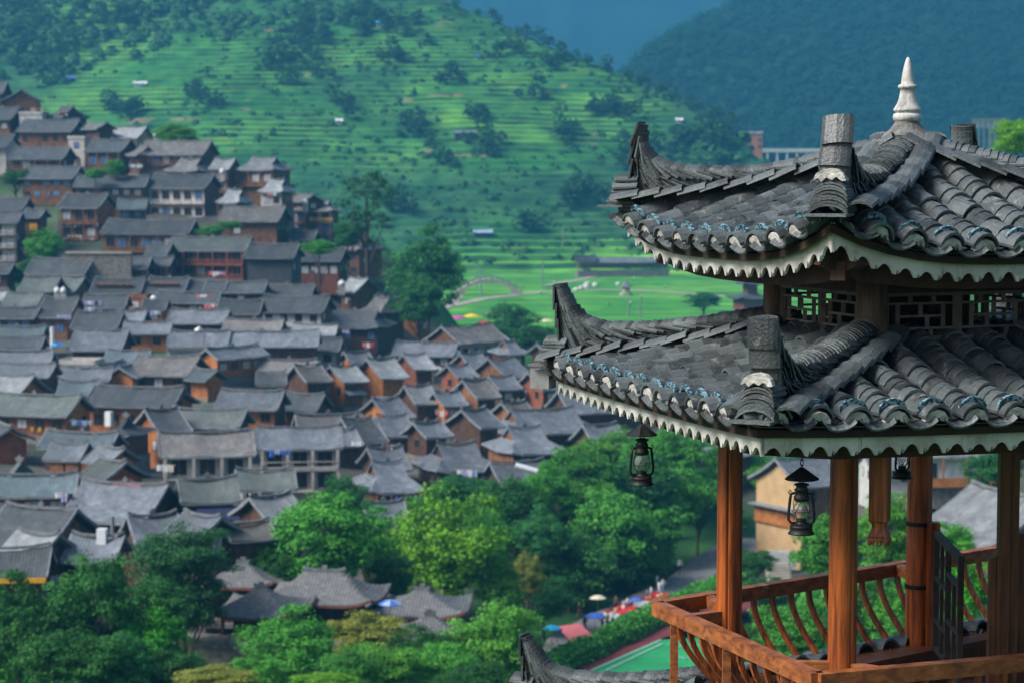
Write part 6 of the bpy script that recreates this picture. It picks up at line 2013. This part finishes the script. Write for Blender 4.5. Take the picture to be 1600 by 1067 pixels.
def bridge_hall(x0, x1, yr, ye, dist, yaw, label, tiers=1, walls=True, D=6.4):
    W = (x1 - x0) * dist / F_PX
    L = max(D, (W - D * abs(math.sin(R_(yaw)))) / math.cos(R_(yaw)))
    c = P((x0 + x1) / 2, ye, dist)
    base = c.z - 6.2
    root = empty('bridge_hall', (c.x, dist + D / 2, base), R_(yaw)); tag(root, label, 'pavilion', 'roofed halls of the covered bridge')
    z = c.z - base
    rise = (ye - yr) * dist / F_PX * .78
    mb = MB(); ed = curved_roof(mb, L, D, max(1.3, rise), .55)
    ro = mb.build('roof', M['rb'], root, loc=(0, 0, z))
    mb = MB(); mb.sweep([(a, b, c_ - .16) for a, b, c_ in ed + ed[:1]], .08, .16); mb.build('red_eave', M['r'], ro)
    mb = MB(); rl = max(.3, L / 2 - D * .42)
    mb.sweep([(-rl, 0, max(1.3, rise) + .3), (-rl * .6, 0, max(1.3, rise) + .12), (0, 0, max(1.3, rise) + .1), (rl * .6, 0, max(1.3, rise) + .12), (rl, 0, max(1.3, rise) + .3)], .25, .22)
    mb.box((0, 0, max(1.3, rise) + .32), (.4, .2, .35)); mb.build('ridge_cap', M['ridgecap'], ro)
    mb = MB()
    nx = max(3, int((L - 1.5) / 2.2))
    for i in range(nx + 1):
        for s in (-1, 1): mb.box((-(L - 2) / 2 + (L - 2) * i / nx, s * (D / 2 - 1), z - 1.45), (.22, .22, 2.9))
    mb.build('posts', M['d'], root)
    mb = MB(); mb.box((0, 0, z - 1.7), (L - 3.2, D - 3.2, 2.6)); mb.build('inner_wall', M['d'], root)
    mb = MB()
    for s in (-1, 1):
        mb.box((0, s * (D / 2 - .9), z - 2.0), (L - 1.9, .08, .12))
        for i in range(int(L * 2)): mb.box((-(L - 2) / 2 + i * .5, s * (D / 2 - .9), z - 2.5), (.06, .05, .9))
    mb.build('railing', M['b'], root)
    mb = MB(); mb.box((0, 0, z - 3.1), (L - 1.2, D - .8, .35)); mb.build('deck', M['stone'], root)
    return root, z, L, D
bridge_hall(398, 606, 893, 944, 164, -10, 'long grey bridge hall with sweeping eaves in the lower trees')
bridge_hall(336, 410, 884, 917, 171, -6, 'small upper roof rising behind the end of the bridge hall', D=6)
b3, z3, L3, D3 = bridge_hall(342, 460, 921, 965, 159, -12, 'lower bridge hall open at the front with people inside')
bridge_hall(598, 716, 930, 964, 164, -4, 'bridge pavilion with pointed ridge under the yellow green tree', D=7)
bridge_hall(612, 726, 975, 1001, 157, 8, 'lowest roof of the bridge hanging over pale bushes', D=5)
bridge_hall(556, 640, 948, 968, 168, 0, 'low linking roof between the long hall and the pointed ridge pavilion', D=4.5)
# stone arches below the left hall
c = P(400, 998, 157.5)
root = empty('stone_bridge', (c.x, c.y, c.z - 5.2), R_(-12)); tag(root, 'grey stone arched bridge base under the lower open hall', 'bridge')
mb = MB()
def arch_wall(mb, L, H, T, arches):
    xs = np.linspace(-L / 2, L / 2, 60)
    top, bot = [], []
    for x in xs:
        b = 0
        for cx, r_ in arches:
            if abs(x - cx) < r_: b = max(b, math.sqrt(r_ * r_ - (x - cx) ** 2) * 1.15 + .8)
        bot.append(min(b, H - .4))
    vs = []
    for x, b in zip(xs, bot):
        for y in (-T / 2, T / 2): vs += [(x, y, b), (x, y, H)]
    f = []
    for i in range(len(xs) - 1):
        a = i * 4; q = a + 4
        f += [(a, q, q + 1, a + 1), (a + 2, a + 3, q + 3, q + 2), (a + 1, q + 1, q + 3, a + 3), (a, a + 2, q + 2, q)]
    mb.add(vs, f)
arch_wall(mb, 16, 4.9, 5.0, [(-4.6, 1.3), (-1.2, 1.3), (2.2, 1.3), (5.4, 1.1)])
mb.build('arches', M['stone'], root)
mb = MB(); mb.box((0, -2.4, 5.2), (16, .3, .5)); mb.build('parapet', M['stone'], root)
for i, (x, y, t) in enumerate([(376, 992, 'red'), (388, 990, 'navy'), (398, 993, 'white'), (408, 991, 'ltblue'), (416, 994, 'lilac')]):
    q = P(x, y, 158.6)
    person((q.x, q.y, q.z - 1.45), i, 2, t, 'navy', 'person in %s leaning at the bridge railing' % {'red': 'red', 'navy': 'navy', 'white': 'white', 'ltblue': 'pale blue', 'lilac': 'lilac'}[t], 'people at the bridge railing')
q = P(610, 940, 163)
parasol(Vector((q.x, q.y, q.z - 2.1)), .9, 2.3, ['blue', 'ltblue'], 'blue parasol beside the long bridge hall', group='market parasols')
# ---------------------------------------------------------------- things out in the fields
g = P(763, 463, 760)
root = empty('arch_bridge', (g.x, g.y, -45.2), R_(4)); tag(root, 'pale stone arch bridge in the bright green fields', 'bridge')
mb = MB()
xs = np.linspace(-11, 11, 34)
vs, f = [], []
for x in xs:
    zt = 1.2 + 4.4 * math.cos(x / 11 * math.pi / 2) ** 1.0
    zb = max(.0, 4.3 * math.sqrt(max(0, 1 - (x / 8.2) ** 2))) if abs(x) < 8.2 else 0
    for y in (-2, 2): vs += [(x, y, min(zb, zt - .6)), (x, y, zt)]
for i in range(33):
    a = i * 4; q = a + 4
    f += [(a, q, q + 1, a + 1), (a + 2, a + 3, q + 3, q + 2), (a + 1, q + 1, q + 3, a + 3), (a, a + 2, q + 2, q)]
f += [(0, 1, 3, 2)]
mb.add(vs, f); mb.build('arch', M['path'], root)
mb = MB()
for y in (-2, 2):
    mb.sweep([(x, y, 2.1 + 4.4 * math.cos(x / 11 * math.pi / 2)) for x in xs[::3]], .2, .25)
    for x in xs[::3]: mb.box((x, y, 1.6 + 4.4 * math.cos(x / 11 * math.pi / 2)), (.25, .25, 1.1))
mb.build('parapet', M['trim'], root)
g = P(972, 428, 880)
root = empty('covered_bridge', (g.x, g.y, -45.0), R_(10)); tag(root, 'long covered wind and rain bridge crossing the far fields', 'bridge')
v, f_ = roof_shell(36, 6.5, 1.9, .25, .4)
MB().add(v, f_).build('roof', M['r0'], root, loc=(1, 0, 5.6))
v, f_ = roof_shell(9, 8, 2.4, .25, .4)
MB().add(v, f_).build('end_roof', M['r1'], root, loc=(-15, 0, 6.0))
mb = MB()
for i in range(16):
    for s in (-1, 1): mb.box((-17 + i * 2.3, s * 2.4, 3.8), (.3, .3, 3.6))
mb.box((0, 0, 4.2), (35, 3.6, 1.6)); mb.build('timber_posts', M['b'], root)
mb = MB(); mb.box((0, 0, 1.0), (36, 6, 2.2)); mb.build('stone_base', M['stone'], root)
def pole(x, y0, y1, label, arm=True):
    g = G(x, y1, -45.0)
    h = (y1 - y0) * g.y / F_PX
    root = empty('utility_pole', (g.x, g.y, ground(g.x, g.y))); tag(root, label, 'utility pole', 'poles in the fields')
    MB().tube([(0, 0, 0), (0, 0, h)], [.28, .2], 8).build('mast', M['trim'], root)
    if arm: MB().box((0, 0, h - .5), (1.8, .15, .15)).build('crossarm', M['trim'], root)
pole(848, 408, 447, 'thick pale pole standing beside the field path', False)
pole(752, 420, 462, 'pale pole in front of the stone arch bridge')
pole(745, 415, 452, 'thin pole close to the bridge pole')
pole(879, 394, 420, 'slender pole above the covered bridge end')
pole(982, 470, 498, 'pole in the near paddies by the eave tip')
pole(1000, 470, 500, 'pole with crossarm above the lower ridge')
q = G(978, 462, -45.0)
root = empty('shrine', (q.x, q.y, ground(q.x, q.y))); tag(root, 'tiny pale shrine pavilion on the field path', 'shrine')
MB().lathe([(2.2, 0), (2.2, .8), (1.3, .9), (1.3, 3.0)], (0, 0, 0), 6).build('body', M['path'], root)
MB().lathe([(2.3, 2.9), (1.4, 3.6), (.4, 4.6), (.001, 5.4)], (0, 0, 0), 6).build('roof', M['ridgecap'], root)
# boulders beside the path
for i, (x, y, s) in enumerate([(916, 452, 1.5), (908, 453, 1.2), (930, 448, 1.2), (900, 455, 1.0), (918, 446, 1.1), (966, 446, 1.0), (705, 433, 1.2)]):
    q = G(x, y, -45.0)
    MBb = MB(); MBb.ball((0, 0, s * .4), (s, s * .8, s * .8), n=8, m=5)
    o = MBb.build('boulder', M['w'], None, False, (q.x, q.y, ground(q.x, q.y)))
    tag(o, 'white boulder lying near the field path', 'boulder', 'boulders by the field path')
# drum tower by the pavilion
def drum_tower():
    c = P(1172, 452, 640)
    gz = ground(c.x, c.y)
    root = empty('drum_tower', (c.x, c.y, gz), R_(20)); tag(root, 'three tiered dark drum tower seen between the pavilion roofs', 'tower')
    top = c.z - gz
    for k, (w, z) in enumerate(((6.5, top + 1.5), (10.5, top - 2.5), (13.0, top - 7.0))):
        mb = MB(); curved_roof(mb, w, w, 2.0, .7, .25); mb.build('roof', M['r1'], root, loc=(0, 0, z))
        mb = MB(); mb.box((0, 0, z - 1.6), (w - 3.4, w - 3.4, 3.4)); mb.build('wall', M['r'], root)
    mb = MB(); mb.box((0, 0, (top - 8) / 2), (8, 8, max(2, top - 8))); mb.build('base_wall', M['d'], root)
drum_tower()
def shed(x, y, dist, w, d, h, wall, roof, label, cat='shed', name='shed', flat_=False):
    q = hit(x, y, dist - 300, dist + 300, 900)
    if q is None:
        p = P(x, y, dist); q = Vector((p.x, p.y, ground(p.x, p.y)))
    root = empty(name, tuple(q), R_(6)); tag(root, label, cat)
    MB().box((0, 0, h / 2 - .5), (w, d, h + 1)).build('wall', M[wall], root)
    if flat_:
        MB().box((0, 0, h + .2), (w + .5, d + .5, .4)).build('roof', M[roof], root)
    else:
        v, f_ = roof_shell(w + 1.2, d + 1.2, 1.2, .2, .1); MB().add(v, f_).build('roof', M[roof], root, loc=(0, 0, h))
    for i in range(max(2, int(w / 4))):
        link_mesh('window', WIN['k'], root, (-w / 2 + w * (i + .5) / max(2, int(w / 4)), -d / 2 - .03, h * .55), (0, 0, 0), (1.6, 1, min(2, h * .3)))
shed(219, 135, 1180, 6, 2.5, 1.0, 'w', 'white', 'white roofed shed standing alone on the terraces')
shed(596, 42, 1300, 5, 3, 1.6, 'ltblue', 'cyan', 'blue roofed hut high on the terraced hill')
shed(751, 92, 1220, 5, 2.5, 1.0, 'b', 'blue', 'blue roofed hut below the ridge woodland')
shed(727, 216, 1090, 10, 4, 2.2, 's', 'ridgecap', 'dark grey farm shed among terrace trees')
shed(530, 194, 1110, 2.5, 2, .9, 'w', 'white', 'tiny white hut on the middle terraces')
shed(754, 368, 950, 7, 3, 1.0, 's', 'ltblue', 'low dark shed at the foot of the terraces')
shed(112, 128, 1190, 3.5, 2, 1.5, 's', 'blue', 'small blue roofed shelter on the terraces above the village crest')
shed(1061, 193, 1120, 2.6, 2, 1, 'w', 'white', 'small white hut on the dark wooded spur')
# white road bridge and pink house at the mountain foot
c = P(1238, 236, 1450)
root = empty('road_bridge', (c.x, c.y, c.z - 6), R_(-4)); tag(root, 'long white concrete viaduct building at the foot of the blue mountain', 'viaduct')
MB().box((0, 0, 6.2), (46, 6, 2.4)).build('deck', M['w'], root)
mb = MB()
for i in range(8): mb.box((-22 + i * 6.2, 0, -4), (1.4, 5, 18))
mb.build('piers', M['w'], root)
mb = MB(); mb.box((0, 2.0, -1), (44, 1, 10)); mb.build('back_wall', M['s'], root)
c = P(1180, 222, 1430)
root = empty('house', (c.x, c.y, c.z - 8), R_(-8)); tag(root, 'pinkish brick house at the foot of the blue mountain', 'house')
MB().box((0, 0, 2), (9, 7, 22)).build('wall', M['o'], root)
v, f_ = roof_shell(10, 8, 1.6, .3, .2); MB().add(v, f_).build('roof', M['r4'], root, loc=(0, 0, 13))
for i in range(4): link_mesh('window', WIN['k'], root, (-3 + 2 * (i % 2) * 3, -3.55, 5 + 4 * (i // 2)), (0, 0, 0), (1.6, 1, 1.6))
for x, h_, l in ((1548, 36, 'tall thin mast beyond the rear ridge stub'), (1497, 16, 'short grey mast behind the finial')):
    c = P(x, 232, 620); root = empty('mast', (c.x, c.y, ground(c.x, c.y))); tag(root, l, 'mast')
    hh = c.z + h_ * 620 / F_PX - ground(c.x, c.y)
    MB().tube([(0, 0, 0), (0, 0, hh)], [.2, .1], 6).build('pole', M['greymetal'], root)
    MB().box((0, 0, hh - 1), (2.0, .1, .1)).build('crossarm', M['greymetal'], root)
c = P(1546, 193, 640)
root = empty('lattice_fence', (c.x, c.y, ground(c.x, c.y))); tag(root, 'greyish gridded building edge on the slope behind the rear ridge stub', 'building')
gz = ground(c.x, c.y)
mb = MB(); mb.box((0, 0, c.z - gz + 1.2), (9, .3, .3)); mb.box((0, 0, c.z - gz - 1.2), (9, .3, .3))
for i in range(7): mb.box((-4.4 + i * 1.46, 0, (c.z - gz + 1.2) / 2), (.3, .28, c.z - gz + 1.2))
mb.build('frame', M['greymetal'], root)
mb = MB(); mb.box((0, .4, c.z - gz), (9, .2, 2.2)); mb.build('panel', M['ltblue'], root)
# ---------------------------------------------------------------- laundry, tanks and other roof clutter
def laundry(x, y, dist, cols, label, w=.55, h=.8):
    c = P(x, y, dist)
    root = empty('laundry_line', tuple(c), R_(-8)); tag(root, label, 'laundry', 'laundry drying in the village')
    L = len(cols) * w * 1.15
    MB().tube([(-L / 2 - .2, 0, h), (L / 2 + .2, 0, h)], .02, 5).build('line', M['greymetal'], root)
    for i, k in enumerate(cols):
        hh = h * rp.uniform(.55, 1.05)
        mbc = MB(); wv = [(-w / 2 + w * q / 6, .05 * math.sin(q * 1.7 + i), 0) for q in range(7)]
        mbc.add([(a_, b_, h) for a_, b_, _ in wv] + [(a_ * .95, b_ * 1.6, h - hh - .05 * math.sin(q * 1.3 + i)) for q, (a_, b_, _) in enumerate(wv)], [(q, q + 1, q + 8, q + 7) for q in range(6)])
        o_ = mbc.build('cloth', M[k], root); o_.location = (-L / 2 + (i + .5) * w * 1.15, 0, 0)
def near_front(x, y): return Zof(x, y) - 1.4
for x, y, cols, l in [(212, 263, ['ltblue', 'white', 'ltblue', 'white', 'white'], 'row of white and pale blue laundry on the dark gallery near the crest'), (425, 307, ['pink', 'lilac', 'white'], 'pink and lilac sheets under the grey hipped house'),
                      (100, 500, ['lilac', 'ltblue', 'lilac', 'ltblue'], 'lilac laundry on the tall house above the blue umbrella'), (145, 478, ['lilac', 'white', 'lilac', 'navy', 'lilac'], 'lilac laundry on the small dark red gallery'),
                      (243, 494, ['lilac', 'white', 'ltblue'], 'laundry under the small roofed orange house'), (330, 483, ['pink', 'pink', 'white', 'pink'], 'pink sheets by the white tarps'),
                      (508, 522, ['ltblue', 'white', 'ltblue'], 'pale blue sheets under the wide dark house'), (540, 523, ['lilac', 'lilac'], 'lilac sheets under the wide dark house'),
                      (437, 714, ['blue', 'ltblue', 'blue', 'blue'], 'blue cloth hung in the unfinished concrete bays'), (556, 699, ['white', 'white'], 'white shirt on the brown plank house'),
                      (690, 650, ['pink', 'white', 'pink'], 'pink bedding above the orange veranda'), (596, 628, ['lilac', 'white', 'lilac'], 'lilac cloth in the low gable'), (690, 684, ['red', 'white'], 'red cloth in the dark gable'),
                      (100, 783, ['white', 'lilac', 'navy'], 'laundry beside the striped blue roof'), (730, 744, ['white', 'lilac', 'white', 'ltblue'], 'white laundry by the large hip and gable house'),
                      (575, 543, ['pink', 'white', 'red'], 'red and white clothes on the ledge below the blue laundry'), (270, 664, ['lilac', 'white', 'white'], 'white laundry by the narrow orange house'),
                      (340, 432, ['pink', 'white', 'white', 'lilac', 'pink'], 'pink and white bedding in front of the red galleries'), (318, 468, ['pink', 'white', 'white', 'red'], 'pink bedding over the dark roof at the tank row'),
                      (128, 667, ['ltblue', 'blue', 'ltblue', 'ltblue'], 'blue tarpaulin on the orange gable end'), (258, 738, ['white', 'white', 'cream'], 'white sacks beneath the sagging roof'), (140, 488, ['ltblue', 'white', 'ltblue'], 'pale sheets on the steep plain roof')]:
    laundry(x, y, near_front(x, y), cols, l, .52, .75)
def tank(x, y, label, w=1.0, h=1.1):
    w *= .75
    d = near_front(x, y) - .5
    c = P(x, y, d)
    root = empty('water_tank', (c.x, c.y, c.z - h / 2)); tag(root, label, 'water tank', 'white water tanks on the roofs')
    MB().lathe([(w * .8, 0), (w * .8, h * .65), (w * .5, h * .85), (w * .2, h * .95)], (0, 0, 0), 12).build('drum', M['white'], root, True)
    MB().lathe([(w * .2, h * .95), (w * .2, h * 1.08), (.01, h * 1.1)], (0, 0, 0), 10).build('lid', M['white'], root)
    MB().box((0, 0, -.8), (w * 1.5, w * 1.5, 1.5)).build('stand', M['c'], root)
for x, y, w, l in [(89, 454, .8, 'left one of the two white tanks by the orange walled house'), (99, 454, .8, 'right one of the two white tanks by the orange walled house'), (311, 517, 1.2, 'fat white water drum above the big plain roof'),
                   (243, 212, .9, 'white tank at the end of the cream walled house'), (477, 316, 1.0, 'white round tank under the small lookout roof'), (347, 268, .9, 'white tank by the orange galleried house'),
                   (713, 551, 1.3, 'white tank beside the green white facade'), (685, 578, 1.4, 'large whitish tank by the pale roofed house'), (534, 443, 1.1, 'white tank beside the pale balcony house'), (240, 467, .9, 'white tank on the orange box room')]:
    tank(x, y, l, w)
q = P(90, 545, near_front(90, 545)); parasol(Vector((q.x, q.y, q.z - 1.0)), 1.3, 2.0, ['blue', 'cyan'], 'blue parasol beside the white pipe', group='market parasols')
q = P(82, 546, near_front(82, 546)); MBp = MB().tube([(0, 0, -2), (0, 0, 3.2)], .3, 8); tag(MBp.build('drain_pipe', M['white'], None, False, tuple(q)), 'thick white pipe standing between dark roofs', 'pipe')
q = P(176, 826, 178); tag(MB().tube([(0, 0, -2.5), (0, 0, 1.0)], .16, 8).build('drain_pipe', M['greymetal'], None, False, tuple(q)), 'grey pipe beside the rusty plank gable', 'pipe')
q = P(823, 731, 236); tag(MB().tube([(-1.2, 0, .3), (1.1, 0, -.35)], .32, 10).build('roof_pipe', M['white'], None, False, tuple(q)), 'white pipe lying on the low skirt roof', 'pipe')
q = P(52, 680, 250)
a_, b_ = P(104, 402, 392), P(206, 402, 392)
root = empty('retaining_wall', ((a_.x + b_.x) / 2, 392, a_.z - 4.6), R_(-3)); tag(root, 'pale stone retaining wall at the foot of the four storey hotel', 'wall')
MB().box((0, 0, 2.6), (b_.x - a_.x, 1.2, 5.2)).build('masonry', M['y'] if False else M['stone'], root); MB().box((0, -.1, 5.35), (b_.x - a_.x + .2, 1.5, .3)).build('coping', M['path'], root)
# steps and wall by the ochre house
c = G(1222, 885, -45.0)
root = empty('garden_wall', (c.x, c.y, -45.2), R_(-6)); tag(root, 'low whitewashed wall with painted panel below the ochre house', 'wall')
MB().box((0, 0, 1.0), (3.2, .3, 2.0)).build('wall', M['w'], root); MB().box((0, -.18, 1.1), (2.5, .06, 1.4)).build('panel', M['wframe'], root)
c = G(1218, 908, -45.0)
root = empty('steps', (c.x, c.y, -46.0), R_(14)); tag(root, 'pale stone steps climbing to the ochre house', 'stairs')
for i in range(7): MB().box((i * .25, i * .75, .5 + i * .18), (2.6, .8, 1.0)).build('tread', M['path'], root)

# ---------------------------------------------------------------- valley haze
hz_ = bpy.data.materials.new('valley_haze'); hz_.use_nodes = True
t = hz_.node_tree
for n in list(t.nodes):
    if n.type != 'OUTPUT_MATERIAL': t.nodes.remove(n)
pv = t.nodes.new('ShaderNodeVolumePrincipled')
pv.inputs['Color'].default_value = (.085, .4, .74, 1)
pv.inputs['Density'].default_value = .00031
pv.inputs['Anisotropy'].default_value = .1
t.links.new(pv.outputs[0], t.nodes['Material Output'].inputs['Volume'])
mb = MB(); mb.box((0, 2700, 320), (5600, 5980, 800))
o = mb.build('haze', hz_); tag(o, 'thin blue haze filling the valley', 'haze', kind='stuff')
